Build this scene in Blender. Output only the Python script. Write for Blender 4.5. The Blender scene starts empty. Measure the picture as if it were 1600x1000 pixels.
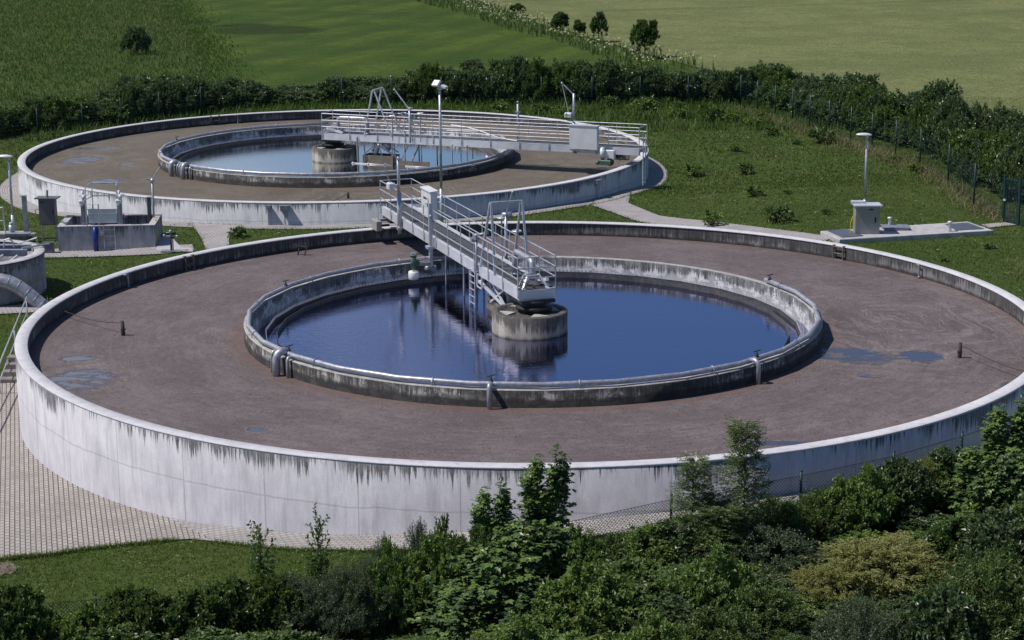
import bpy, math, random
import numpy as np
from math import sin, cos, pi, radians, hypot, atan2, sqrt
from mathutils import Vector, Matrix
random.seed(7)
S = bpy.context.scene
COL = S.collection

# ------------------------------------------------------------------ camera, world, sun, exposure
CAM_H, PITCH, ROLL, FPX = 15.021, 0.2353, -0.0064, 3022.6
cd = bpy.data.cameras.new('camera'); cam = bpy.data.objects.new('camera', cd); COL.objects.link(cam)
cam.location = (0, 0, CAM_H)
cam.rotation_euler = (Matrix.Rotation(pi/2 - PITCH, 4, 'X') @ Matrix.Rotation(ROLL, 4, 'Z')).to_euler()
cd.sensor_width = 36.0; cd.lens = FPX/1600*36.0; cd.clip_start = 0.5; cd.clip_end = 6000
S.camera = cam
SUN_EL, SUN_AZ = radians(57), radians(186)       # azimuth of the sun, counted from +X towards +Y
w = bpy.data.worlds.new('World'); S.world = w; w.use_nodes = True
wn = w.node_tree; bg = wn.nodes['Background']
sky = wn.nodes.new('ShaderNodeTexSky'); sky.sky_type = 'NISHITA'; sky.sun_disc = False
sky.sun_elevation = SUN_EL; sky.sun_rotation = (pi/2 - SUN_AZ) % (2*pi)
sky.air_density = 1.0; sky.dust_density = 0.1; sky.ozone_density = 6.0; sky.altitude = 1500
# thin high cloud over the part of the sky that the left of the water mirrors
tc = wn.nodes.new('ShaderNodeTexCoord'); sx_ = wn.nodes.new('ShaderNodeSeparateXYZ'); wn.links.new(tc.outputs['Generated'], sx_.inputs[0])
cn = wn.nodes.new('ShaderNodeTexNoise'); cn.inputs['Scale'].default_value = 3.2; cn.inputs['Detail'].default_value = 7; wn.links.new(tc.outputs['Generated'], cn.inputs['Vector'])
def wmath(op, a, b, clamp=False):
    nd = wn.nodes.new('ShaderNodeMath'); nd.operation = op; nd.use_clamp = clamp
    for i_, v_ in enumerate((a, b)):
        if hasattr(v_, 'is_linked'): wn.links.new(v_, nd.inputs[i_])
        else: nd.inputs[i_].default_value = v_
    return nd.outputs[0]
side = wmath('MULTIPLY', wmath('SUBTRACT', -0.015, sx_.outputs[0]), 9.0, True)
cl = wmath('MULTIPLY', wmath('SUBTRACT', cn.outputs[0], .34), 5.0, True); cl = wmath('MULTIPLY', cl, side)
cl = wmath('MULTIPLY', cl, wmath('MULTIPLY', wmath('SUBTRACT', 0.50, sx_.outputs[2]), 6.0, True)); cl = wmath('MULTIPLY', cl, wmath('MULTIPLY', sx_.outputs[1], 3.0, True)); cl = wmath('MULTIPLY', cl, wmath('ADD', wmath('MULTIPLY', wmath('SUBTRACT', sx_.outputs[2], 0.155), 14.0, True), 0.12, True))
wm = wn.nodes.new('ShaderNodeMix'); wm.data_type = 'RGBA'; wn.links.new(cl, wm.inputs[0]); wn.links.new(sky.outputs[0], wm.inputs[6]); wm.inputs[7].default_value = (14.5, 13.6, 12.8, 1)
wn.links.new(wm.outputs[2], bg.inputs[0]); bg.inputs[1].default_value = 0.09
sl = bpy.data.lights.new('sun', 'SUN'); sl.energy = 4.2; sl.angle = radians(0.5); sl.color = (1.0, 0.96, 0.9)
so = bpy.data.objects.new('sun', sl); COL.objects.link(so)
sd = Vector((cos(SUN_EL)*cos(SUN_AZ), cos(SUN_EL)*sin(SUN_AZ), sin(SUN_EL)))
so.rotation_euler = sd.to_track_quat('Z', 'Y').to_euler(); so.location = (-40, 60, 60)
S.view_settings.view_transform = 'Standard'; S.view_settings.look = 'None'
S.view_settings.exposure = 0.0; S.view_settings.gamma = 1.0

# ------------------------------------------------------------------ layout
R = 17.0
C1 = np.array([0.7004, 63.653]); C2 = np.array([-9.505, 105.188]); Z2 = -0.486
GP = []
for a, z in [(-162,-2.63),(-152,-2.59),(-145,-2.55),(-137,-2.51),(-129,-2.5),(-124,-2.44),(-116,-2.27),(-113,-2.19),(-106,-1.99),(-98,-1.76),(-87,-1.45),(-80,-1.28),(-69,-1.17),(-56,-1.17),(-45,-1.2),(-30,-1.2),(-10,-1.15),(10,-1.1),(30,-1.1),(50,-1.15),(70,-1.35),(90,-1.5),(110,-1.65),(130,-1.85),(150,-1.95),(165,-2.2),(180,-2.5)]:
    GP.append((C1[0]+17.3*cos(radians(a)), C1[1]+17.3*sin(radians(a)), z))
for a, z in [(-147,-1.95),(-125,-1.7),(-109,-1.58),(-98,-1.55),(-80,-1.55),(-65,-1.55),(-50,-1.52),(-36,-1.6),(-10,-1.85),(10,-1.8),(40,-1.7),(80,-1.7),(120,-1.8),(160,-1.95),(190,-2.0)]:
    GP.append((C2[0]+17.3*cos(radians(a)), C2[1]+17.3*sin(radians(a)), z))
GP += [(-9,43,-2.7),(-4,42,-2.55),(0,42,-2.2),(5,42,-1.8),(10,43,-1.5),(16,47,-1.3),(-14,44,-2.8),(-20,50,-2.75),(-22,58,-2.7),(-4,34,-3.2),(6,34,-2.9),(16,36,-2.2),(-14,34,-3.4),
       (-20,64,-2.6),(-19,76,-1.9),(-20,84,-1.85),(-24,80,-1.9),(-28,90,-2.0),(20,55,-1.15),(22,66,-1.1),(26,75,-1.1),(15,83,-1.12),(21,84,-1.12),(27,88,-1.15),(18,95,-1.2),(24,105,-1.3),(14,110,-1.35),
       (12,120,-1.5),(5,128,-1.55),(-10,130,-1.55),(-25,125,-1.6),(-38,118,-1.8),(-45,105,-2.0),(30,98,-1.25)]
for x in (-120,-60,0,60,120):
    for y in (170,240,330): GP.append((x, y, -1.5))
for y in (60,100,140): GP += [(70,y,-1.2),(-80,y,-2.2)]
GP += [(-50,20,-3.4),(0,10,-3.6),(50,20,-2.8)]
GP = np.array(GP)
def Gv(x, y):
    x = np.asarray(x, float); y = np.asarray(y, float); sh = x.shape
    x = x.ravel(); y = y.ravel(); out = np.empty(len(x))
    for i in range(0, len(x), 20000):
        d2 = (x[i:i+20000,None]-GP[:,0])**2 + (y[i:i+20000,None]-GP[:,1])**2
        wt = 1.0/(d2+4.0)**2
        out[i:i+20000] = (wt*GP[:,2]).sum(1)/wt.sum(1)
    return out.reshape(sh)
def G(x, y): return float(Gv(np.array([x]), np.array([y]))[0])
def ray(px, py):
    x, y = px-800, py-500; cr, sr = cos(ROLL), sin(ROLL); x, y = x*cr+y*sr, -x*sr+y*cr
    c, s = cos(PITCH), sin(PITCH)
    return np.array([x, -y*s+FPX*c, -y*c-FPX*s])
def at(px, py, z):
    d = ray(px, py); t = (z-CAM_H)/d[2]; return (d[0]*t, d[1]*t)
def on(px, py):
    z = -1.5
    for _ in range(12): x, y = at(px, py, z); z = G(x, y)
    return (x, y, z)
def z_at(px, py, Y):                      # the point on the sight line at distance Y
    d = ray(px, py); t = Y/d[1]; return (d[0]*t, Y, CAM_H+d[2]*t)

# ------------------------------------------------------------------ object helpers
def tag(o, label=None, cat=None, group=None, kind=None):
    if label: o['label'] = label
    if cat: o['category'] = cat
    if group: o['group'] = group
    if kind: o['kind'] = kind
    return o
def thing(name, label, cat, loc=(0,0,0), rz=0.0, group=None):
    o = bpy.data.objects.new(name, None); COL.objects.link(o); o.empty_display_size = 0.3
    o.location = loc; o.rotation_euler = (0, 0, rz)
    return tag(o, label, cat, group)
def copy_tree(o, parent=None):
    c = o.copy(); COL.objects.link(c); c.parent = parent
    for ch in list(o.children): copy_tree(ch, c)
    return c
class MB:
    def __init__(s): s.v = []; s.f = []; s.m = []; s.sm = []
    def add(s, vs, fs, mi=0, smooth=False):
        b = len(s.v); s.v += [tuple(v) for v in vs]
        for f in fs: s.f.append(tuple(b+i for i in f)); s.m.append(mi); s.sm.append(smooth)
        return s
    def box(s, x0, x1, y0, y1, z0, z1, mi=0, ch=0.0):
        if ch <= 0:
            vs = [(x,y,z) for z in (z0,z1) for y in (y0,y1) for x in (x0,x1)]
            return s.add(vs, [(0,2,3,1),(4,5,7,6),(0,1,5,4),(2,6,7,3),(0,4,6,2),(1,3,7,5)], mi)
        pr = []                                     # chamfered upper edge and corners
        def ring(i, z): return [(x0+i+ch,y0+i,z),(x1-i-ch,y0+i,z),(x1-i,y0+i+ch,z),(x1-i,y1-i-ch,z),(x1-i-ch,y1-i,z),(x0+i+ch,y1-i,z),(x0+i,y1-i-ch,z),(x0+i,y0+i+ch,z)]
        vs = ring(0,z0)+ring(0,z1-ch)+ring(ch,z1)
        fs = [tuple(range(7,-1,-1)), tuple(range(16,24))]
        for k in (0,8):
            for i in range(8): fs.append((k+i, k+(i+1)%8, k+8+(i+1)%8, k+8+i))
        return s.add(vs, fs, mi)
    def bar(s, p, q, a, b=None, mi=0, up=(0,0,1)):
        b = a if b is None else b
        p = Vector(p); q = Vector(q); d = (q-p).normalized(); u = Vector(up)
        if abs(d.dot(u)) > .95: u = Vector((1,0,0))
        x = d.cross(u).normalized()*a/2; y = d.cross(x).normalized()*b/2
        vs = [p-x-y,p+x-y,p+x+y,p-x+y,q-x-y,q+x-y,q+x+y,q-x+y]
        return s.add(vs, [(3,2,1,0),(4,5,6,7),(0,1,5,4),(1,2,6,5),(2,3,7,6),(3,0,4,7)], mi)
    def tube(s, pts, r, n=8, mi=0, closed=False, cap=True):
        P = [Vector(p) for p in pts]; N = len(P); rr = r if isinstance(r, (list,tuple)) else [r]*N
        b = len(s.v); prev = None
        for i in range(N):
            if closed: d = (P[(i+1)%N]-P[i-1]).normalized()
            else: d = (P[min(i+1,N-1)]-P[max(i-1,0)]).normalized()
            if prev is None:
                u = Vector((0,0,1)) if abs(d.z) < .9 else Vector((1,0,0))
                x = d.cross(u).normalized()
            else:
                x = (prev - d*prev.dot(d)).normalized()
            prev = x; y = d.cross(x)
            k = 1.0
            if 0 < i < N-1 or closed:
                a = (P[i]-P[i-1]).normalized(); c2 = (P[(i+1)%N]-P[i]).normalized()
                k = 1.0/max(.75, sqrt(max(.1,(1+a.dot(c2))/2)))
            for j in range(n):
                t = 2*pi*j/n; s.v.append(tuple(P[i]+(x*cos(t)+y*sin(t))*rr[i]*k))
        M = N if closed else N-1
        for i in range(M):
            for j in range(n):
                a0 = b+i*n; a1 = b+((i+1)%N)*n
                s.f.append((a0+j, a0+(j+1)%n, a1+(j+1)%n, a1+j)); s.m.append(mi); s.sm.append(n > 6)
        if cap and not closed:
            s.f.append(tuple(b+j for j in range(n-1,-1,-1))); s.m.append(mi); s.sm.append(False)
            s.f.append(tuple(b+(N-1)*n+j for j in range(n))); s.m.append(mi); s.sm.append(False)
        return s
    def lathe(s, prof, n=64, c=(0,0,0), a0=0.0, a1=2*pi, mats=None, smooth=True, closed=False):
        full = abs(a1-a0-2*pi) < 1e-6; M = n if full else n+1; b = len(s.v)
        for i in range(M):
            t = a0+(a1-a0)*i/n
            for (r, z) in prof: s.v.append((c[0]+r*cos(t), c[1]+r*sin(t), c[2]+z))
        K = len(prof); segs = K if closed else K-1
        for i in range(n):
            A = b+i*K; B = b+((i+1)%M)*K
            for j in range(segs):
                jn = (j+1)%K
                s.f.append((A+j, B+j, B+jn, A+jn)); s.m.append(mats[j] if mats else 0); s.sm.append(smooth)
        return s
    def sphere(s, c, rx, ry=None, rz=None, n=12, mi=0):
        ry = ry or rx; rz = rz or rx; k = n//2; vs = [(c[0],c[1],c[2]-rz)]
        for i in range(1,k):
            ph = -pi/2+pi*i/k
            for j in range(n):
                t = 2*pi*j/n; vs.append((c[0]+rx*cos(ph)*cos(t), c[1]+ry*cos(ph)*sin(t), c[2]+rz*sin(ph)))
        vs.append((c[0],c[1],c[2]+rz)); L = len(vs)-1; fs = []
        for j in range(n): fs.append((0, 1+(j+1)%n, 1+j)); fs.append((L, L-n+j, L-n+(j+1)%n))
        for i in range(k-2):
            for j in range(n):
                a = 1+i*n; fs.append((a+j, a+(j+1)%n, a+n+(j+1)%n, a+n+j))
        return s.add(vs, fs, mi, True)
    def build(s, name, mat, parent=None, loc=None):
        me = bpy.data.meshes.new(name); me.from_pydata(s.v, [], s.f)
        for m in (mat if isinstance(mat, (list,tuple)) else [mat]): me.materials.append(m)
        me.polygons.foreach_set('material_index', s.m); me.polygons.foreach_set('use_smooth', s.sm)
        me.update(); o = bpy.data.objects.new(name, me); COL.objects.link(o)
        if parent is not None: o.parent = parent
        if loc is not None: o.location = loc
        return o
def build_split(mb, name, mat, parent):
    """every separate piece collected in mb becomes an object of its own"""
    par = list(range(len(mb.v)))
    def fd(a):
        while par[a] != a: par[a] = par[par[a]]; a = par[a]
        return a
    for f in mb.f:
        r0 = fd(f[0])
        for i in f[1:]: par[fd(i)] = r0
    gr = {}
    for k, f in enumerate(mb.f): gr.setdefault(fd(f[0]), []).append(k)
    out = []
    for ks in gr.values():
        mp = {}; q = MB()
        for k in ks:
            nf = []
            for i in mb.f[k]:
                if i not in mp: mp[i] = len(q.v); q.v.append(mb.v[i])
                nf.append(mp[i])
            q.f.append(tuple(nf)); q.m.append(mb.m[k]); q.sm.append(mb.sm[k])
        out.append(q.build(name, mat, parent))
    return out
def np_mesh(name, V, F, mat, smooth=False):
    V = np.asarray(V, np.float32); F = np.asarray(F, np.int32); me = bpy.data.meshes.new(name)
    k = F.shape[1]; me.vertices.add(len(V)); me.vertices.foreach_set('co', V.ravel())
    me.loops.add(F.size); me.loops.foreach_set('vertex_index', F.ravel())
    me.polygons.add(len(F)); me.polygons.foreach_set('loop_start', np.arange(len(F), dtype=np.int32)*k)
    try: me.polygons.foreach_set('loop_total', np.full(len(F), k, np.int32))
    except Exception: pass
    me.polygons.foreach_set('use_smooth', np.full(len(F), smooth))
    me.materials.append(mat); me.update(calc_edges=True); me.validate()
    return me
def link(name, me, parent=None, loc=None):
    o = bpy.data.objects.new(name, me); COL.objects.link(o); o.parent = parent
    if loc is not None: o.location = loc
    return o

# ------------------------------------------------------------------ materials
class NT:
    def __init__(s, name):
        s.mat = bpy.data.materials.new(name); s.mat.use_nodes = True; s.t = s.mat.node_tree
        s.b = s.t.nodes['Principled BSDF']; s.out = s.t.nodes['Material Output']; s._c = {}
    def n(s, ty, **kw):
        nd = s.t.nodes.new(ty)
        for k, v in kw.items():
            if k.startswith('i_'):
                k = k[2:]; k = int(k) if k.isdigit() else k.replace('_', ' ')
                s.put(nd.inputs[k], v)
            else: setattr(nd, k, v)
        return nd
    def put(s, sock, v):
        if hasattr(v, 'links') or hasattr(v, 'is_linked'): s.t.links.new(v, sock)
        elif isinstance(v, (tuple, list)) and len(v) == 3 and sock.type == 'RGBA': sock.default_value = (*v, 1)
        else: sock.default_value = v
    def obj(s):
        if 'o' not in s._c: s._c['o'] = s.n('ShaderNodeTexCoord').outputs['Object']
        return s._c['o']
    def pos(s):
        if 'p' not in s._c: s._c['p'] = s.n('ShaderNodeNewGeometry').outputs['Position']
        return s._c['p']
    def sep(s, v): return s.n('ShaderNodeSeparateXYZ', i_0=v).outputs
    def comb(s, x, y, z): return s.n('ShaderNodeCombineXYZ', i_0=x, i_1=y, i_2=z).outputs[0]
    def m(s, op, a, b=None, c=None, clamp=False):
        nd = s.n('ShaderNodeMath', operation=op, use_clamp=clamp); s.put(nd.inputs[0], a)
        if b is not None: s.put(nd.inputs[1], b)
        if c is not None: s.put(nd.inputs[2], c)
        return nd.outputs[0]
    def vm(s, op, a, b=None):
        nd = s.n('ShaderNodeVectorMath', operation=op); s.put(nd.inputs[0], a)
        if b is not None: s.put(nd.inputs[1], b)
        return nd.outputs[0]
    def noise(s, v, sc, det=4, rough=.55, dist=0.0, col=False):
        nd = s.n('ShaderNodeTexNoise'); s.put(nd.inputs['Vector'], v); nd.inputs['Scale'].default_value = sc
        nd.inputs['Detail'].default_value = det; nd.inputs['Roughness'].default_value = rough; nd.inputs['Distortion'].default_value = dist
        return nd.outputs['Color' if col else 0]
    def mix(s, f, a, b, mode='MIX'):
        nd = s.n('ShaderNodeMix', data_type='RGBA', blend_type=mode); s.put(nd.inputs[0], f); s.put(nd.inputs[6], a); s.put(nd.inputs[7], b)
        return nd.outputs[2]
    def ramp(s, v, lo, hi, a=0.0, b=1.0, smooth=True):
        nd = s.n('ShaderNodeMapRange', interpolation_type='SMOOTHSTEP' if smooth else 'LINEAR'); s.put(nd.inputs[0], v)
        for i, x in enumerate((lo, hi, a, b)): s.put(nd.inputs[i+1], x)
        return nd.outputs[0]
    def bump(s, h, st, dist=.02, nrm=None):
        nd = s.n('ShaderNodeBump'); s.put(nd.inputs['Height'], h); nd.inputs['Strength'].default_value = st; nd.inputs['Distance'].default_value = dist
        if nrm is not None: s.put(nd.inputs['Normal'], nrm)
        return nd.outputs[0]
    def set(s, **kw):
        for k, v in kw.items(): s.put(s.b.inputs[k.replace('_', ' ')], v)
        return s.mat

def simple(name, col, rough=.5, metal=0.0, var=.12, sc=3.0, bump=0.0):
    t = NT(name); n = t.noise(t.obj(), sc, 5, .6)
    c = t.mix(t.ramp(n, .35, .7), tuple(x*(1-var) for x in col), tuple(min(1,x*(1+var)) for x in col))
    kw = dict(Base_Color=c, Roughness=t.ramp(n, .2, .8, rough*.85, min(1,rough*1.15)), Metallic=metal)
    if bump: kw['Normal'] = t.bump(t.noise(t.obj(), sc*8, 4), bump, .01)
    return t.set(**kw)

def concrete(name, c1, c2, stain=(.016,.014,.015), ztop=0.0, depth=1.0, amt=.5, joints=0.0, rad=17.0, mottle=0.0, foot=None, lift=None, hs=1.5, white=None):
    """cast concrete of a round wall: vertical dark runs that start at the top edge, formwork joints"""
    t = NT(name); o = t.obj(); x, y, z = t.sep(o)[:3]
    big = t.noise(o, .6, 5, .6); mid = t.noise(t.comb(x, y, t.m('MULTIPLY', z, .35)), 2.6, 6, .65); fine = t.noise(o, 22, 4, .6)
    col = t.mix(t.ramp(t.m('ADD', t.m('MULTIPLY', big, .5), t.m('MULTIPLY', mid, .5)), .38, .62), c1, c2)
    if white:
        col = t.mix(t.ramp(t.noise(t.comb(x, y, t.m('MULTIPLY', z, 1.6)), 2.2, 7, .7), .47, .53), col, white)
    cv = t.comb(x, y, t.m('MULTIPLY', z, .035))
    colA = t.noise(cv, 3.4, 4, .65); colB = t.noise(cv, 13.0, 5, .8); patch = t.noise(cv, .30, 4, .65)
    L = t.m('ADD', t.m('MULTIPLY', t.m('SUBTRACT', colA, .5), 1.5), t.m('MULTIPLY', t.m('SUBTRACT', colB, .5), 3.2))
    L = t.m('ADD', t.m('ADD', L, t.m('MULTIPLY', t.m('SUBTRACT', patch, .5), 4.4)), amt)
    dd = t.m('DIVIDE', t.m('SUBTRACT', ztop, z), depth)
    mk = t.m('MULTIPLY', t.ramp(t.m('SUBTRACT', L, dd), -.04, .30), t.ramp(colB, .30, .62, .55, 1.0))
    mk = t.m('MULTIPLY', mk, t.ramp(t.noise(o, 7, 4, .7), .25, .5, .7, 1.0))
    mk = t.m('MULTIPLY', mk, t.ramp(dd, 1.15, .7))
    col = t.mix(t.m('MULTIPLY', mk, .94), col, stain)
    soft = t.m('MULTIPLY', t.ramp(t.noise(t.comb(x, y, t.m('MULTIPLY', z, .12)), 3.5, 6, .7), .48, .66), .45)
    col = t.mix(soft, col, tuple(a*.62 for a in c1))
    if mottle:
        mo = t.noise(t.comb(x, y, t.m('MULTIPLY', z, .8)), 1.7, 7, .72)
        col = t.mix(t.m('MULTIPLY', t.ramp(mo, .44, .58), mottle), col, (stain[0]*2.2, stain[1]*2.2, stain[2]*2.0))
    if foot is not None:                     # dark wet band just above the sludge
        fm = t.ramp(t.m('ADD', z, t.m('MULTIPLY', t.m('SUBTRACT', mid, .5), .25)), foot, foot+.16, 1, 0)
        col = t.mix(t.m('MULTIPLY', fm, .9), col, (.012,.010,.010))
    if joints:
        ang = t.m('ARCTAN2', y, x); fr = t.m('FRACT', t.m('MULTIPLY', t.m('ADD', ang, 3.2), rad/joints))
        d = t.m('ABSOLUTE', t.m('SUBTRACT', fr, .5)); wob = t.m('MULTIPLY', t.noise(o, 5, 3), .004)
        jm = t.ramp(t.m('SUBTRACT', d, wob), .001, .0075, 1, 0)
        fr2 = t.m('FRACT', t.m('MULTIPLY', t.m('ADD', ang, 3.2), rad/joints*2)); d2 = t.m('ABSOLUTE', t.m('SUBTRACT', fr2, .3))
        jm = t.m('MAXIMUM', jm, t.m('MULTIPLY', t.ramp(d2, .001, .01, 1, 0), .35))
        if lift is not None:
            dz = t.m('ABSOLUTE', t.m('SUBTRACT', t.m('ADD', z, t.m('MULTIPLY', t.m('SUBTRACT', big, .5), .25)), lift)); jm = t.m('MAXIMUM', jm, t.m('MULTIPLY', t.ramp(dz, .004, .035, 1, 0), .75))
        col = t.mix(t.m('MULTIPLY', jm, .38), col, (.06,.058,.06))
    col = t.mix(t.ramp(fine, .3, .75, 0, .22), col, tuple(a*.55 for a in c1))
    return t.set(Base_Color=col, Roughness=.85, Normal=t.bump(t.m('ADD', fine, t.m('MULTIPLY', mid, 2.0)), .25, .012))

def pavers(name, c1, c2, ux=.10, uy=.20, gap=.012, rot=0.0, radial=None):
    t = NT(name)
    if radial:
        x, y, z = t.sep(t.obj())[:3]; ang = t.m('MULTIPLY', t.m('ARCTAN2', y, x), radial)
        r = t.m('SQRT', t.m('ADD', t.m('MULTIPLY', x, x), t.m('MULTIPLY', y, y))); v = t.comb(ang, r, 0.0)
    else:
        mp = t.n('ShaderNodeMapping'); t.put(mp.inputs[0], t.obj()); mp.inputs['Rotation'].default_value = (0,0,rot); v = mp.outputs[0]
    b = t.n('ShaderNodeTexBrick'); t.put(b.inputs['Vector'], v); b.offset = .5
    b.inputs['Scale'].default_value = 1.0; b.inputs['Brick Width'].default_value = uy; b.inputs['Row Height'].default_value = ux
    b.inputs['Mortar Size'].default_value = gap; b.inputs['Mortar Smooth'].default_value = .3; b.inputs['Bias'].default_value = 0.0
    t.put(b.inputs['Color1'], c1); t.put(b.inputs['Color2'], c2); t.put(b.inputs['Mortar'], (.055,.047,.042))
    n = t.noise(t.obj(), .7, 6, .65); n2 = t.noise(t.obj(), 9, 4)
    c = t.mix(t.ramp(n, .42, .68, 0, .45), b.outputs[0], tuple(a*.5 for a in c1)); c = t.mix(t.ramp(n2, .3, .7, 0, .25), c, tuple(a*.6 for a in c2))
    return t.set(Base_Color=c, Roughness=.9, Normal=t.bump(t.m('ADD', t.m('MULTIPLY', b.outputs['Fac'], -1), t.m('MULTIPLY', n2, .4)), .5, .01))

def blobs_mask(t, P, blobs, wob=.35, nsc=1.3):
    """ragged openings in the scum: distance to a few ellipses, broken by noise; returns the smallest signed value"""
    x, y, z = t.sep(P)[:3]
    n1 = t.noise(P, nsc, 6, .65); n2 = t.noise(P, nsc*5, 5, .65)
    best = None
    for (cx, cy, ax, ay, a) in blobs:
        dx = t.m('SUBTRACT', x, cx); dy = t.m('SUBTRACT', y, cy); ca, sa = cos(a), sin(a)
        u = t.m('DIVIDE', t.m('ADD', t.m('MULTIPLY', dx, ca), t.m('MULTIPLY', dy, sa)), ax)
        v = t.m('DIVIDE', t.m('SUBTRACT', t.m('MULTIPLY', dy, ca), t.m('MULTIPLY', dx, sa)), ay)
        d = t.m('SQRT', t.m('ADD', t.m('MULTIPLY', u, u), t.m('MULTIPLY', v, v)))
        best = d if best is None else t.m('MINIMUM', best, d)
    d = t.m('ADD', best, t.m('MULTIPLY', t.m('SUBTRACT', n1, .5), wob*4))
    return t.m('ADD', d, t.m('MULTIPLY', t.m('SUBTRACT', n2, .5), wob*1.6))

def sludge_mat(name, blobs, c1, c2, c3, swirl):
    t = NT(name); o = t.obj(); x, y, z = t.sep(o)[:3]
    r = t.m('SQRT', t.m('ADD', t.m('MULTIPLY', x, x), t.m('MULTIPLY', y, y))); ang = t.m('ARCTAN2', y, x)
    pol = t.comb(t.m('MULTIPLY', ang, 5.0), t.m('MULTIPLY', r, 2.4), 0.0)
    flow = t.noise(pol, 1.2, 6, .62, 1.6)
    gran = t.noise(o, 11, 3, .8); g2 = t.noise(o, 5, 6, .75); big = t.noise(o, .22, 4, .6)
    grain = t.m('ADD', t.m('MULTIPLY', gran, .6), t.m('MULTIPLY', g2, .4))
    c = t.mix(t.ramp(t.m('ADD', t.m('MULTIPLY', flow, .5), t.m('MULTIPLY', big, .5)), .4, .62), c1, c2)
    c = t.mix(t.ramp(grain, .50, .70, 0, .55), c, c3)
    c = t.mix(t.ramp(t.noise(o, .8, 5, .7), .42, .62, 0, .35), c, tuple(a*.62 for a in c1))
    c = t.mix(t.ramp(grain, .48, .36, 0, .8), c, tuple(a*.35 for a in c1))
    # swirling lines of scum drawn out by the scraper
    sx, sy = swirl; wp = t.noise(o, .35, 3, .5, col=True); wx, wy, wz = t.sep(wp)[:3]
    dx = t.m('ADD', t.m('SUBTRACT', x, sx), t.m('MULTIPLY', t.m('SUBTRACT', wx, .5), 5.0)); dy = t.m('ADD', t.m('SUBTRACT', y, sy), t.m('MULTIPLY', t.m('SUBTRACT', wy, .5), 5.0))
    rr = t.m('SQRT', t.m('ADD', t.m('MULTIPLY', dx, dx), t.m('MULTIPLY', t.m('MULTIPLY', dy, dy), .6)))
    aa = t.m('ARCTAN2', dy, dx)
    ln = t.noise(t.comb(t.m('MULTIPLY', aa, .55), t.m('MULTIPLY', rr, 3.2), 0.0), 1.0, 5, .6)
    near = t.ramp(rr, 2.0, 7.5, .8, .10)
    sw = t.m('MULTIPLY', t.ramp(ln, .50, .60), near); sd_ = t.m('MULTIPLY', t.ramp(ln, .46, .38), near)
    c = t.mix(t.m('MULTIPLY', t.m('MULTIPLY', sw, t.ramp(gran, .35, .6)), .6), c, c3)
    c = t.mix(t.m('MULTIPLY', sd_, .5), c, tuple(a*.5 for a in c1))
    # brown warm rim along the walls
    warm = t.m('MAXIMUM', t.ramp(r, 16.2, 16.6, 0, .6), t.ramp(r, 10.5, 9.8, 0, .8))
    c = t.mix(t.m('MULTIPLY', warm, t.ramp(g2, .4, .6, .2, .7)), c, (c1[0]*1.25, c1[1]*.85, c1[2]*.55))
    d = blobs_mask(t, o, blobs)
    hole = t.ramp(d, .72, 1.08, 1, 0); rim = t.m('MULTIPLY', t.ramp(d, 1.0, 1.12, 0, 1), t.ramp(d, 1.45, 1.15, 0, 1))
    rim = t.m('MULTIPLY', rim, t.ramp(t.noise(o, 14, 4, .8), .5, .6))
    c = t.mix(t.m('MULTIPLY', rim, .55), c, (.32,.29,.24)); wet = t.m('MULTIPLY', t.ramp(t.noise(o, 7, 6, .8), .40, .54), .85)
    st2 = t.noise(t.comb(t.m('MULTIPLY', x, .6), t.m('MULTIPLY', y, 1.5), 0.0), 1.3, 4, .6, .8)
    hole2 = t.m('MULTIPLY', hole, t.ramp(st2, .62, .52, .10, 1))
    c = t.mix(hole2, c, (.055,.062,.100))
    rg = t.m('ADD', t.m('MULTIPLY', hole2, -.55), .80)
    h = t.m('MULTIPLY', t.m('ADD', grain, t.m('MULTIPLY', sw, .4)), t.m('SUBTRACT', 1.0, hole2))
    return t.set(Base_Color=c, Roughness=rg, Specular_IOR_Level=.32, Normal=t.bump(h, .8, .05))

def leafy(name, c, var=.35, trans=.25, rough=.45, tip=None, patchy=None):
    t = NT(name); g = t.n('ShaderNodeNewGeometry'); rnd = g.outputs['Random Per Island']; oi = t.n('ShaderNodeObjectInfo').outputs['Random']
    dark = tuple(a*(1-var) for a in c); lite = tuple(min(1, a*(1+var*1.3)) for a in c)
    col = t.mix(rnd, dark, lite)
    if patchy: col = t.mix(t.ramp(t.noise(t.pos(), .55, 5, .65), .44, .62), col, patchy); col = t.mix(t.ramp(t.noise(t.pos(), .16, 3, .6), .42, .62, 0, .6), col, tuple(v*.62 for v in c))
    if tip: col = t.mix(t.m('MULTIPLY', t.ramp(t.noise(t.obj(), 1.6, 3), .44, .58), .85), col, tip)
    col = t.mix(t.m('MULTIPLY', oi, .35), col, (c[0]*1.15, c[1]*1.05, c[2]*.7))
    t.set(Base_Color=col, Roughness=rough, Specular_IOR_Level=.45)
    tr = t.n('ShaderNodeBsdfTranslucent'); t.put(tr.inputs[0], t.mix(.5, col, (c[0]*1.6, c[1]*1.7, c[2]*.6)))
    mx = t.n('ShaderNodeMixShader'); mx.inputs[0].default_value = trans
    t.t.links.new(t.b.outputs[0], mx.inputs[1]); t.t.links.new(tr.outputs[0], mx.inputs[2]); t.t.links.new(mx.outputs[0], t.out.inputs[0])
    return t.mat

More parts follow.
